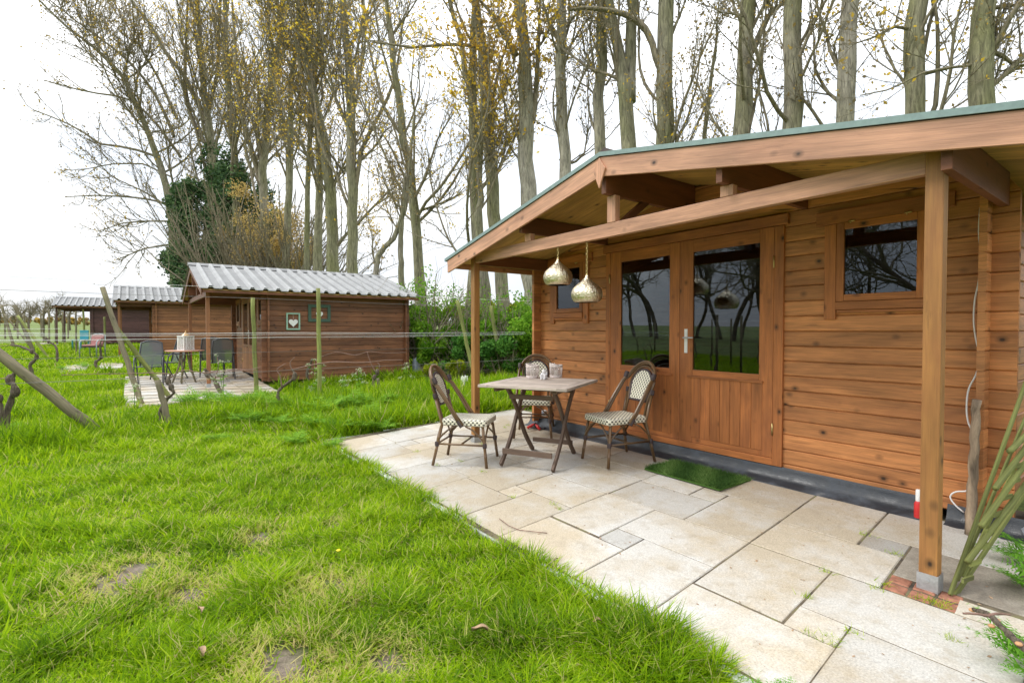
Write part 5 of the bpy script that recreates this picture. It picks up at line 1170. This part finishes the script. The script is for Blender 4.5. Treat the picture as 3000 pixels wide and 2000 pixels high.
# left group
lk = dict(ang=.48, nsub=10, ntw=9, leaf='ochre', lsz=.12, lden=2, tw=1.25)
T('tall poplar with long limbs reaching right above the second cabin roof', [([(1036, 1000), (1035, 800), (1032, 638), (1030, 459), (1030, 306), (1019, 153), (1004, 0)], [36, 32, 30, 28, 26, 20, 16])], limbs=[([(1040, 560), (1060, 430), (1106, 347), (1152, 255), (1172, 150), (1180, 60)], 15), ([(1045, 480), (1090, 440), (1120, 400)], 10), ([(1035, 670), (1080, 620), (1140, 560), (1200, 520)], 9), ([(1030, 400), (990, 300), (960, 240), (925, 170)], 12)], nl=24, z0=.25, La=7, **lk)
T('mossy leaning poplar with a forked crown left of the tall one', [([(980, 1000), (978, 800), (968, 587), (958, 459), (938, 357), (912, 255), (887, 128), (871, 0)], [40, 36, 32, 28, 25, 22, 18, 14])], limbs=[([(985, 720), (1010, 690), (1035, 660)], 10), ([(965, 560), (1000, 500), (1020, 480)], 8), ([(1010, 510), (960, 440), (900, 370), (830, 325), (790, 318)], 8)], nl=24, z0=.25, La=7, **lk)
T('slim poplar behind the mossy leaning one', [([(934, 1000), (932, 787), (934, 653), (940, 500), (925, 300), (905, 100), (895, 0)], [26, 25, 23, 20, 16, 12, 9])], nl=20, z0=.3, La=6, **lk)
T('thin dark poplar trunk among the ochre foliage', [([(898, 1000), (897, 783), (901, 653), (903, 500), (910, 300), (930, 150), (935, 0)], [18, 17, 16, 15, 13, 10, 8])], nl=18, z0=.3, La=6, **lk)
T('poplar trunk with pale bark rising from the ochre undergrowth', [([(840, 1000), (836, 787), (844, 653), (851, 500), (850, 300), (870, 100), (880, 0)], [24, 22, 20, 19, 15, 11, 8])], nl=20, z0=.3, La=6.5, **lk)
T('grey poplar with a heavy limb bending up to the right', [([(782, 1000), (779, 787), (775, 653), (767, 500), (776, 459), (786, 306), (816, 153), (827, 0)], [26, 25, 24, 24, 23, 20, 17, 13])], limbs=[([(770, 560), (740, 450), (720, 380), (700, 300), (690, 150), (680, 0)], 16)], nl=24, z0=.25, La=8, **lk)
def ivyc(px, y0, y1, zv, r0, r1, n): return (R(px, y0, zv), R(px, y1, zv), r0, r1, n)
zi = 33.0
def ivyblobs(pa, pb, zv, n, seed):
    r_ = np.random.default_rng(seed); out = []; prof = [(490, 700), (520, 600), (560, 520), (600, 455), (640, 470), (690, 465), (740, 540), (790, 600), (830, 700)]
    for k in range(n):
        px = r_.uniform(pa, pb); yt = np.interp(px, *zip(*prof))+r_.uniform(-10, 60); py = yt+(880-yt)*r_.random()**1.15; zz = zv+r_.uniform(-1, 1); c = R(px, py, zz); rr = r_.uniform(.35, .85); d_ = np.array([r_.normal()*.3, r_.normal()*.3, r_.uniform(.6, 1.6)])
        out.append((c, c+d_, rr, rr*.6, int(650*rr/.6)))
    return out
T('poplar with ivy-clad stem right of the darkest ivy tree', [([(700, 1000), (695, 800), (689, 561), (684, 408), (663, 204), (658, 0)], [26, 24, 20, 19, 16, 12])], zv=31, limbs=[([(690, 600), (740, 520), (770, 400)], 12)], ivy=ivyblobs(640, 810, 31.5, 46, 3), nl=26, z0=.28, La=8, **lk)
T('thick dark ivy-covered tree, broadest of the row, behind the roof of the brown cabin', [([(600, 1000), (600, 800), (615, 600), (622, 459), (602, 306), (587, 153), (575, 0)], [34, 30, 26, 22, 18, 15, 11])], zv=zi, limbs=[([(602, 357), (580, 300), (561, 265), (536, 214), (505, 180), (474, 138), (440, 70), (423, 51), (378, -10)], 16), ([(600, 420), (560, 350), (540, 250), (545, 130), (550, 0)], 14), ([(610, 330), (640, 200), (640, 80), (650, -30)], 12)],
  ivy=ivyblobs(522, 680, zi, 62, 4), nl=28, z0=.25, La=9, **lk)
T('leftmost leaning poplar fanning its bare branches out over the field', [([(520, 1000), (515, 800), (505, 640), (485, 540), (449, 434), (418, 347), (357, 219), (290, 150), (219, 102), (130, 20)], [30, 28, 22, 19, 17, 15, 12, 9, 7, 5])], zv=35, top=2, limbs=[([(500, 560), (459, 459), (380, 432), (296, 423), (240, 385), (189, 357), (97, 322)], 10), ([(530, 460), (450, 350), (378, 286), (255, 270), (128, 235)], 9), ([(505, 600), (440, 585), (383, 577), (280, 572), (190, 577)], 7), ([(510, 648), (420, 648), (357, 653), (300, 675)], 6), ([(505, 715), (423, 728), (340, 762)], 6), ([(510, 400), (470, 300), (400, 200), (330, 140), (220, 60), (120, -20)], 10), ([(520, 350), (460, 220), (380, 90), (330, 0)], 9), ([(505, 520), (420, 480), (330, 480), (230, 500)], 6), ([(500, 610), (420, 560), (330, 520), (250, 440)], 6)],
  ivy=ivyblobs(515, 560, 34.4, 12, 5), nl=30, z0=.3, La=8.5, ang=.95, nsub=12, ntw=10, leaf='bud', lsz=.14, lden=2, tw=1.5)
# ochre brush between the left trunks
def bush(name, label, cat, c, rad, n, size, m, nst=14, group=None, seed=0, twig=True, tone0=.5, tonev=.25):
    c = np.array(c, float); rad = np.array(rad, float); g = HZ(c, -.03); t = thing(name, label, cat, g, 0, group); O = np.array(t.location)
    h = c[2]+rad[2]-g[2]
    if twig:
        nm = NM(); a = rng.uniform(0, 2*math.pi, nst); D = np.stack([np.cos(a)*.45, np.sin(a)*.45, np.ones(nst)], 1); P0 = np.tile(g, (nst, 1))+np.stack([np.cos(a)*rad[0]*.25, np.sin(a)*rad[1]*.25, np.zeros(nst)], 1)
        r0 = np.full(nst, .012+.006*h); p, r = grow(P0, D, h*rng.uniform(.7, 1.0, nst), r0, r0*.3, 8, .12, .03); nm.tubes(p-O, r, 5)
        Q, D, L, r_ = kids(p, r, 9, .2, 1, .7, h*.35, .5); p2, r2 = grow(Q, D, L, np.clip(r_, .004, .02), np.full(len(L), .003), 5, .2, .05); nm.tubes(p2-O, r2, 3); nm.build('stem', M['twig'], t)
    k = 16; cl = unit(rng.normal(size=(k, 3)))*rng.uniform(.35, .85, (k, 1))*rad+c; cr = rng.uniform(.28, .48, k)*rad.min(); w_ = rng.integers(0, k, n)
    u = unit(rng.normal(size=(n, 3))); C = cl[w_]+u*(cr[w_]*rng.random(n)**.4)[:, None]
    C[:, 2] = np.maximum(C[:, 2], g[2]+.04); lv = NM(); ct = rng.random(k)
    lv.leaves(C-O, size, tone=np.clip(tone0+(ct[w_]-.5)*tonev*1.6+tonev*rng.normal(size=n)*.7, 0, 1)); lv.build('foliage', M[m], t); return t
for (px, py, zv, rx, rz_, lab) in ((800, 700, 29, 2.3, 3.4, 'ochre willow brush left of the pale poplar trunk'), (870, 720, 28, 1.5, 2.4, 'ochre willow brush behind the ridge of the second cabin'), (720, 660, 30, 1.6, 3.0, 'ochre brush in front of the ivy-clad poplar')):
    bush('willow_bush', lab, 'bush', R(px, py, zv), (rx, rx, rz_), 2600, .12, 'willow', 60, 'ochre brush between the trunks', tonev=.3)
# hedge between the cabins
SG = 'spring green shrubs of the hedge'
for i, (px, py, zv, rx, rz_, m, lab) in enumerate([(1215, 985, 15.2, .62, .62, 'shrub', 'bright green shrub at the corner of the red-brown cabin'), (1265, 1010, 14.6, .75, .62, 'shrub', 'dense green shrub in the hedge left of the middle'),
    (1325, 1000, 14.8, .8, .72, 'shrub', 'broad light green hedge shrub behind the left rattan chair'), (1385, 1030, 13.8, .7, .48, 'shrubdark', 'dark-leaved low shrub left of the porch post'), (1420, 985, 14.8, .75, .75, 'shrub', 'green shrub behind the left porch post'),
    (1480, 1035, 13.4, .75, .52, 'shrubdark', 'dark glossy shrub seen through the porch'), (1500, 965, 14.8, .8, .7, 'shrub', 'light green shrub seen through the porch above the dark one'), (1560, 1000, 13.4, .8, .75, 'shrub', 'green shrub against the left cabin corner'),
    (1540, 925, 16.5, .9, .5, 'shrubyel', 'yellow-flowering shrub seen through the porch'), (1330, 925, 17.5, 1.0, .4, 'shrubyel', 'yellow-tinged shrub top behind the hedge'), (1235, 930, 17.0, .9, .5, 'shrub', 'taller pale green shrub behind the cabin corner'), (1440, 915, 17.5, .9, .45, 'shrubyel', 'yellowish shrub just behind the porch post'), (1610, 1000, 14, .8, .8, 'shrub', 'green shrub mostly hidden behind the left cabin corner')]):
    bush('shrub', lab, 'shrub', R(px, py, zv), (rx, rx, rz_), 9000, .085, m, 9, SG)
for i, (px, py, zv, s_, lab) in enumerate([(1262, 1082, 12.3, .24, 'small golden conifer left of the other golden one'), (1338, 1075, 12.3, .26, 'small golden conifer left of the porch post'), (1300, 1088, 12.6, .26, 'low dark green cushion shrub between the golden conifers'), (1382, 1085, 12.5, .20, 'low dark shrub right of the golden conifers')]):
    bush('dwarf_conifer', lab, 'shrub', R(px, py, zv), (s_, s_, s_*1.05), 2600, .045, 'conifer' if i < 2 else 'shrubdark', 8, 'low shrubs in the bed')
# saplings with fresh leaves in front of the far trunks
for i, (px, pt, zv, n, lab) in enumerate([(1205, 800, 14.5, 500, 'spindly sapling with fresh leaves at the end of the second roof'), (1250, 790, 15, 600, 'spindly sapling right of the second cabin'), (1320, 820, 15, 650, 'spindly sapling between cabin and porch post'), (1380, 800, 14.5, 500, 'spindly sapling just left of the porch post'), (1500, 830, 14.5, 600, 'spindly sapling seen through the porch'), (1565, 840, 14, 500, 'spindly sapling by the left cabin corner')]):
    c = R(px, (pt+960)/2, zv); h_ = (1.3-c[2])+(968-pt)*zv/F_
    bush('sapling', lab, 'sapling', c, (.7, .7, (960-pt)/2*zv/F_), n, .07, 'shrub', 9, 'spindly saplings in the hedge')
# gnarled far fruit trees in the left distance
def small_tree(label, p, hgt, group, name='fruit_tree', wide=1.0, leaf=None, thick=.028):
    g = HZ(p, -.05); t_ = thing(name, label, 'tree', g, 0, group); P0 = np.zeros((1, 3)); r0 = hgt*thick
    p1, r1 = grow(P0, np.array([[rng.normal()*.12, rng.normal()*.12, 1.]]), np.array([hgt*.6]), np.array([r0]), np.array([r0*.7]), 9, .12, .05); nm = NM(); nm.tubes(p1, r1, 8); nm.build('trunk', M['vine'], t_, smooth=True)
    nm = NM(); Q, D, L, r = kids(p1, r1, 11, .45, 1.0, .85*wide, hgt*.62, .6); p2, r2 = grow(Q, D, L, r, r*.3, 9, .26, .08); nm.tubes(p2, r2, 5)
    Q, D, L, r = kids(p2, r2, 9, .25, 1, .8, hgt*.26, .6); p3, r3 = grow(Q, D, L, np.clip(r, .01, .05), np.clip(r*.4, .008, .02), 7, .3, .05); nm.tubes(p3, r3, 4)
    Q, D, L, r = kids(p3, r3, 7, .1, 1, .8, hgt*.11, .6); p4, r4 = grow(Q, D, L, np.full(len(L), .006), np.full(len(L), .004), 4, .3, .0); nm.tubes(p4, r4, 3); nm.build('crown', M['twig'], t_)
    return t_
for i, (px, zv, hh, lab) in enumerate([(-5, 62, 5.0, 'gnarled bare fruit tree cut by the left edge, far off'), (42, 66, 4.8, 'gnarled bare fruit tree far off, second from the left edge'), (85, 64, 4.6, 'gnarled bare fruit tree far off, third from the left edge'), (128, 66, 5.2, 'gnarled bare fruit tree far off, just left of the furthest cabin'), (165, 66, 5.4, 'gnarled bare fruit tree far off behind the furthest porch'), (205, 68, 4.6, 'gnarled bare fruit tree far off seen through the furthest porch')]):
    small_tree(lab, R(px, 968, zv), hh, 'bare fruit trees in the left distance', wide=1.25)
for i in range(5):
    c = R([-20, 60, 130, 190, 240][i], 968, 118); bush('far_hedge', 'hazy far hedge piece at the left horizon, '+['at the edge', 'second from the edge', 'third from the edge', 'left of the furthest cabin', 'behind the furthest cabin'][i], 'hedge', HZ(c, 1.0), (6, 3, 1.0), 1500, .5, 'bud', 6, 'far hedge on the left horizon')
# across the vineyard, behind the viewer: mirrored in the glass of the doors
protos = [small_tree('bare crooked tree across the vineyard, mirrored in the cabin glass', (-18+i*3., -26., 0), 15+i, 'bare trees mirrored in the cabin windows', 'crooked_tree', .8, thick=.013) for i in range(3)]
k = 0
for x in np.arange(-48, 16, 2.6):
    c = copy_tree(protos[k % 3]); xx = x+rng.normal()*.8; yy = -38+rng.normal()*3+.12*x; c.location = (float(xx), float(yy), float(H(xx, yy))-.05); c.rotation_euler = (0, 0, float(rng.uniform(0, 6))); s_ = float(rng.uniform(.85, 1.15)); c.scale = (s_, s_, s_); k += 1
b = MB(); b.tube([(0, 0, 0), (0, 0, 1.95)], .04, 8); pp = b.build('vine_post', M['polegrey'], smooth=True); tag(pp, 'dark vineyard post behind the viewer, mirrored in the cabin glass', 'post', 'vineyard posts mirrored in the glass')
vp = thing('grapevine', 'small pruned grapevine behind the viewer, mirrored in the cabin glass', 'vine', (-6, -7, float(H(-6, -7))), 0, 'grapevines mirrored in the glass'); b = MB()
gnarl([(0, 0, -.05), (.04, .05, .25), (-.04, .02, .5), (.03, -.03, .75)], .035, .022, b); b.build('trunk', M['vine'], vp, smooth=True); b = MB(); gnarl([(.03, -.03, .75), (.1, .1, .95), (.0, .5, 1.0), (.05, .9, .98)], .01, .005, b); gnarl([(.0, 0, .7), (-.05, -.2, .95), (.0, -.5, 1.0)], .01, .005, b); b.build('cane', M['cane'], vp, smooth=True)
pp.location = (-9, -6, float(H(-9, -6)))
for x in (-22, -18.5, -15, -11.8, -8.6, -5.4, -2.2, 1.2):
    for y in (-7.5, -11.5, -15.5):
        c = pp.copy(); COL.objects.link(c); xx = x+float(rng.normal()*.2); c.location = (xx, y, float(H(xx, y)))
        c = copy_tree(vp); c.location = (xx+.3, y+1.9, float(H(xx, y))); c.rotation_euler = (0, 0, float(rng.uniform(0, 6)))
# ------------------------------------------------------------------ cow parsley and ferns
def frond_arrays(n, L, seed):
    """n feathery leaves rising from the origin, returned as triangles"""
    r_ = np.random.default_rng(seed); V, T_ = [], []
    for i in range(n):
        a = r_.uniform(0, 2*math.pi); lean = r_.uniform(.25, 1.0); Li = L*r_.uniform(.6, 1.1); K = 9; p = np.zeros(3); d = unit(np.array([math.cos(a)*lean, math.sin(a)*lean, 1.0])); side = np.cross(d, [0, 0, 1.]); side = unit(side)
        pts = [p.copy()]; ds = []
        for k in range(K): p = p+d*Li/K; d = unit(d+np.array([math.cos(a)*.11, math.sin(a)*.11, -.10])); pts.append(p.copy()); ds.append(d.copy())
        for k in range(K): # rachis
            w_ = .0022; q = len(V); V += [pts[k]-side*w_, pts[k]+side*w_, pts[k+1]]; T_.append((q, q+1, q+2))
        for k in range(3, K+1):
            f = (k-3)/(K-3); pl = Li*.36*(1-f)*.95+.012; up_ = np.cross(side, ds[min(k, K-1)])
            for s_ in (-1, 1):
                dd = unit(side*s_+ds[min(k, K-1)]*.45+r_.normal(size=3)*.12); n2 = 5
                for j in range(n2):
                    c = pts[k]+dd*pl*(j+.6)/n2; l2 = pl*.42*(1-j/(n2+.5)); 
                    for s2 in (-1, 1):
                        e_ = unit(dd*.55+np.cross(dd, up_)*s2+up_*r_.normal()*.25); q = len(V); V += [c-dd*l2*.22, c+dd*l2*.22, c+e_*l2]; T_.append((q, q+1, q+2))
                    q = len(V); V += [c-dd*.001+up_*.001, c+up_*.001-dd*pl/n2, c+dd*pl/n2*.2+side*.001]; T_.append((q, q+1, q+2))
    return np.array(V), np.array(T_)
def parsley(label, p, L, n, seed, m='parsley', name='cow_parsley', stalks=(), group='cow parsley plants in the long grass', cat='plant', rz=None):
    g = HZ(p, -.01) if p[2] is None or True else p; t = thing(name, label, cat, g, rz or 0, group)
    V, T_ = frond_arrays(n, L, seed); nm = NM(); r_ = np.random.default_rng(seed+1); nm.add(V, None, T_, tone=np.clip(.68+.25*r_.normal(size=len(T_)), 0, 1)); nm.build('leaves', M[m], t)
    if stalks:
        st = MB(); fl = NM(); 
        for (dx, dy, h) in stalks:
            P = [np.array([0, 0, 0.]), np.array([dx*.3, dy*.3, h*.4]), np.array([dx*.7, dy*.7, h*.75]), np.array([dx, dy, h])]; st.tube(P, [.006, .005, .004, .003], 6)
            heads = [P[3]]; 
            for k in range(3): e_ = P[2]+unit(r_.normal(size=3)*[1, 1, .2]+[0, 0, .9])*h*.22; st.tube([P[2], e_], .0025, 5); heads.append(e_)
            for k in range(2): e_ = P[1]+unit(r_.normal(size=3)*[1, 1, .2]+[0, 0, .8])*h*.3; st.tube([P[1], e_], .003, 5); heads.append(e_)
            for c in heads:
                for k in range(8):
                    u = unit(r_.normal(size=3)*[1, 1, .25]+[0, 0, .5]); e_ = c+u*.045; st.tube([c, e_], .0012, 4); fl.leaves(e_+r_.normal(size=(7, 3))*.008, .011, flat=1)
            V, T2 = frond_arrays(4, L*.55, seed+7); nm = NM(); nm.add(V+P[1], None, T2, tone=.7); V, T2 = frond_arrays(3, L*.4, seed+9); nm.add(V+P[2], None, T2, tone=.8); nm.build('stalk_leaves', M[m], t)
        st.build('stalk', M['parsley'], t); fl.build('flowers', M['flower'], t)
    return t
parsley('flowering cow parsley with white umbels just left of the green post', G(925, 1180), .35, 9, 11, stalks=[(.0, -.02, .78), (-.10, .05, .62), (.12, .1, .45)])
parsley('flowering cow parsley in the middle before the red-brown cabin wall', G(1050, 1165), .32, 8, 12, stalks=[(.02, 0, .55), (-.12, .06, .50)])
parsley('flowering cow parsley right of the green post, lower', G(1000, 1180), .32, 8, 13, stalks=[(.12, .0, .48)])
parsley('tall thin cow parsley at the far cabin corner by the grey container', G(1190, 1160), .25, 6, 14, stalks=[(.0, 0, .62)])
parsley('tall cow parsley between the porch post and the green corner post of the second cabin', G(655, 1165), .28, 7, 15, stalks=[(-.25, -.1, .85), (.02, .0, .55)])
parsley('short-flowered cow parsley beside the short grey stake', G(395, 1215), .28, 7, 16, stalks=[(-.1, 0, .5)])
Vps = []
for i, (px, py, L) in enumerate([(560, 1190, .50), (620, 1185, .50), (690, 1190, .48), (760, 1185, .46), (820, 1200, .48), (880, 1205, .48), (960, 1215, .52), (1020, 1200, .50), (1090, 1200, .54), (1140, 1190, .50), (1080, 1235, .42), (1000, 1260, .38), (910, 1250, .36), (820, 1245, .34), (720, 1240, .34), (1160, 1165, .36), (1240, 1160, .34), (1180, 1230, .36), (1290, 1130, .34), (1340, 1150, .3), (1400, 1150, .3), (1460, 1150, .3), (250, 1080, .45), (190, 1085, .42), (560, 1245, .3), (420, 1235, .3), (30, 1262, .3), (1480, 1120, .38), (1520, 1110, .4), (1225, 1190, .3), (870, 1300, .25), (640, 1290, .22), (980, 1310, .2), (1120, 1260, .34)]):
    q = G(px, py)
    if i < 4: pr = parsley('x', q, 1.0, 12, 40+i); Vps.append(pr); c = pr
    else: c = copy_tree(Vps[i % 4])
    c.location = [float(v) for v in HZ(q, -.02)]; c.rotation_euler = (0, 0, float(rng.uniform(0, 6))); L *= 1.25 if py > 1150 and 500 < px < 1300 else 1; c.scale = (L, L, L)
    side = ['left of the short grey stake', 'between the stake and the second porch', 'in front of the second patio', 'left of the green post', 'right of the green post', 'under the heart frames', 'toward the left rattan chair', 'behind the left rattan chair']
    c['label'] = 'feathery cow parsley clump at ground level, about %d from the left of those in the long grass' % (i+1)
PL = sorted([o for o in bpy.data.objects if o.get('label', '').startswith('feathery cow')], key=lambda o: (np.array(o.location)-CAM)@RT/ZV(o.location))
ORD = ['leftmost', 'second', 'third', 'fourth', 'fifth', 'sixth', 'seventh', 'eighth', 'ninth', 'tenth', 'eleventh', 'twelfth', 'thirteenth', 'fourteenth', 'fifteenth', 'sixteenth', 'seventeenth', 'eighteenth', 'nineteenth', 'twentieth', 'twenty-first', 'twenty-second', 'twenty-third', 'twenty-fourth', 'twenty-fifth', 'twenty-sixth', 'twenty-seventh', 'twenty-eighth', 'twenty-ninth', 'thirtieth', 'thirty-first', 'thirty-second', 'thirty-third', 'thirty-fourth']
for k, o in enumerate(PL): o['label'] = 'flowerless feathery cow parsley clump in the grass, %s from the left' % ORD[k] if k else 'flowerless feathery cow parsley clump in the grass, leftmost of them'
FG = 'bright ferny plants at the right edge'
for i, (px, py, L, n, lab) in enumerate([(3030, 1735, .27, 14, 'bright feathery plant at the right edge above the pruned branch'), (3040, 1985, .30, 14, 'bright feathery plant at the right edge below the pruned branch'), (3030, 1660, .30, 10, 'small ferny plant by the dark boards at the right edge')]):
    parsley(lab, onp(px, py), L, n, 80+i, 'fern', 'ferny_plant', group=FG)
o = parsley('lone young ferny leaf rosette at the bottom edge of the paving', onp(2290, 2060), .15, 6, 91, 'fern', 'ferny_plant', group=FG)
# ------------------------------------------------------------------ grass
def inbox(x, y, b): return (x > b[0]) & (x < b[1]) & (y > b[2]) & (y < b[3])
def nse(x, y, s, k): return np.sin(x*s+k)*np.sin(y*s*1.13+k*1.7)+.6*np.sin(x*s*2.3-y*s*1.7+k*2.1)+.4*np.sin(x*s*4.1+y*s*3.7+k)
N = 900000; dmax = 42.0; e_ = .45
d = (rng.random(N)*(dmax**e_-1.3**e_)+1.3**e_)**(1/e_)     # density falls off with distance
th = math.atan2(FW[1], FW[0])+rng.uniform(-.62, .95, N)
x = np.cos(th)*d; y = np.sin(th)*d
keep = ~inbox(x, y, (-6.45, 3, 1.925, 12)) & ~inbox(x, y, (-17.6, -13.05, 2.5, 6.15)) & ~inbox(x, y, (-17.4, -11.8, -.12, 2.6))
for r_ in (cab3, cab4): keep &= ~inbox(x, y, (r_.location.x-2.2, r_.location.x+2.2, r_.location.y, r_.location.y+3.6))
bare = BARE
dry = np.zeros(N)
for bx, by, r in bare:
    q = np.hypot((x-bx)*.8, y-by)/r+.35*nse(x, y, 14, bx); keep &= ~((q < 1) & (rng.random(N) < .80)); dry = np.maximum(dry, np.clip(1.6-q*.55, 0, 1))
rowA = np.exp(-((x+9.1)/.75)**2)*(y > -2.2); rowB = np.exp(-((x+12.25)/.5)**2)*(y > -3); strip = ((x > -9.6) & (x < -6.5) & (y > 2.0))*1.0
edge = np.exp(-np.minimum(np.abs(y-1.86), 9)/.16)*(x > -6.6)*(y < 1.92); edgeL = np.exp(-np.abs(x+6.6)/.25)*(y > 1.2)
rows = np.zeros(N)
for X in (-15.6, -19.0, -22.3, -25.6, -29, -32): rows += np.exp(-((x-X)/.5)**2)
tall = np.clip(rowA+rowB*.8+strip*.7+rows*.6+.30*edge+.35*edgeL+.25*np.clip(nse(x, y, 1.7, .3), 0, 1)+.12*np.clip(nse(x, y, 5, 2), 0, 1), 0, 1.15)
near = np.clip(1-(d-1.5)/9, 0, 1)
hgt = (.035+.045*rng.random(N))*(1-tall)+tall*(.15+.18*rng.random(N)); hgt *= (1+.40*np.clip(nse(x, y, 3.1, 1), -.8, 1)+.35*np.clip(nse(x, y, 7.7, 4), -.6, 1)); hgt = np.clip(hgt, .02, .42)
hgt *= (1-.45*dry); hgt = np.where((x > -6.4) & (y > 1.45) & (y < 1.92), np.minimum(hgt, .085+.07*rng.random(N)+.06*np.clip(nse(x, y, 5.3, 2), 0, 1)), hgt)
P = np.stack([x, y, H(x, y)-.05+lumps(x, y)*((x < -6.8) | (y < 1.6))], 1)[keep]; hgt = hgt[keep]; d = d[keep]; n = len(P); tall = tall[keep]; dry = dry[keep]; xk, yk = x[keep], y[keep]; hgt += .012
wid = (.0016+.0013*rng.random(n)+.0006*tall)*(1+d*.22)
a = rng.uniform(0, 2*math.pi, n); sw = nse(xk, yk, 1.3, 5)*1.2; ln = np.abs(rng.normal(size=n))*.55+.30*(1-tall)+.1
D = np.stack([np.cos(a)*ln+.35*np.cos(sw)*(1-tall), np.sin(a)*ln+.35*np.sin(sw)*(1-tall), np.ones(n)], 1); D = unit(D)
S = unit(np.stack([-np.sin(a+rng.normal(size=n)*.6), np.cos(a), np.zeros(n)], 1))*wid[:, None]
h_ = hgt[:, None]; p1 = P+D*h_*.5; D2 = unit(D*[1, 1, .6]+D*[.7, .7, 0]); p2 = p1+D2*h_*.6
V = np.stack([P-S, P+S, p1+S*.75, p1-S*.75, p2], 1).reshape(-1, 3); base = np.arange(n)[:, None]*5
tone = np.clip(.44+.20*rng.normal(size=n)+.14*nse(xk, yk, 2.1, 3)*.6+.10*nse(xk, yk, 6.3, 1)-.08*tall, 0, .86); dryp = rng.random(n); isd = dryp < (.04+.05*(1-np.clip(tall*1.5, 0, 1))+.5*dry+.10*np.clip(nse(xk, yk, 4, 7), 0, 1)*(1-tall)); tone = np.where(isd, rng.uniform(.9, 1, n), tone)
nm = NM(); nm.add(V, (base+np.array([0, 1, 2, 3])), (base+np.array([3, 2, 4])), tone=None)
nm.tq[-1] = tone; nm.tt[-1] = tone
o = nm.build('grass', M['grass']); tag(o, 'bright green lawn and long grass round the cabins', 'grass', kind='stuff')
N2 = 70000; x2, y2 = rng.uniform(-20, 4, N2), rng.uniform(-17, -.5, N2); P2 = np.stack([x2, y2, H(x2, y2)-.05], 1); a2 = rng.uniform(0, 2*math.pi, N2); L2 = rng.uniform(.10, .22, N2)[:, None]; D2_ = unit(np.stack([np.cos(a2)*.5, np.sin(a2)*.5, np.ones(N2)], 1)); S2 = np.stack([-np.sin(a2), np.cos(a2), np.zeros(N2)], 1)*.012
nm = NM(); nm.add(np.stack([P2-S2, P2+S2, P2+D2_*L2], 1).reshape(-1, 3), None, np.arange(N2*3).reshape(-1, 3), tone=np.clip(.45+.2*rng.normal(size=N2), 0, .9)); tag(nm.build('vineyard_grass', M['grass']), 'green grass between the vines behind the viewer', 'grass', kind='stuff')
# tufts in the paving joints
nm = NM(); spots = [onp(2380+0, 1855), onp(2425, 1880), onp(2440, 1865), onp(2490, 1850), onp(2760, 1775), onp(2590, 1710), onp(2425, 1675), onp(2360, 1745), onp(2535, 1565), onp(1480, 1252), onp(1488, 1245), onp(1375, 1285), onp(1410, 1300), onp(1222, 1322), onp(1350, 1350), onp(1280, 1362), onp(1120, 1400), onp(2618, 1620), onp(1500, 1455), onp(2790, 1870), onp(2765, 1765), onp(2735, 1760), onp(2700, 1755), onp(1415, 1380), onp(2560, 1720), onp(1620, 1475), onp(1640, 1490)]
for i, c in enumerate(spots):
    k = 26; Q = c+np.stack([rng.normal(size=k)*.022, rng.normal(size=k)*.012, np.zeros(k)-.004], 1); D = unit(rng.normal(size=(k, 3))*[.7, .7, 0]+[0, 0, .8]); L = rng.uniform(.015, .05, k)[:, None]; S = unit(np.cross(D, rng.normal(size=(k, 3))))*.0014
    nm.add(np.stack([Q-S, Q+S, Q+D*L], 1).reshape(-1, 3), None, np.arange(k*3).reshape(-1, 3), tone=rng.uniform(.3, .95, k))
o = nm.build('joint_grass', M['grass']); tag(o, kind='stuff')
q = HZ(G(992, 1628), .03); t = thing('dandelion', 'single yellow dandelion flower in the lawn', 'flower', q); b = MB(); b.lathe([(.001, .0), (.010, .002), (.013, .006), (.009, .010), (.001, .011)], n=14); b.build('flower_head', M['dandelion'], t); b = MB(); b.tube([(0, 0, -.04), (0, 0, .002)], .0018, 6); b.build('stalk', M['parsley'], t)
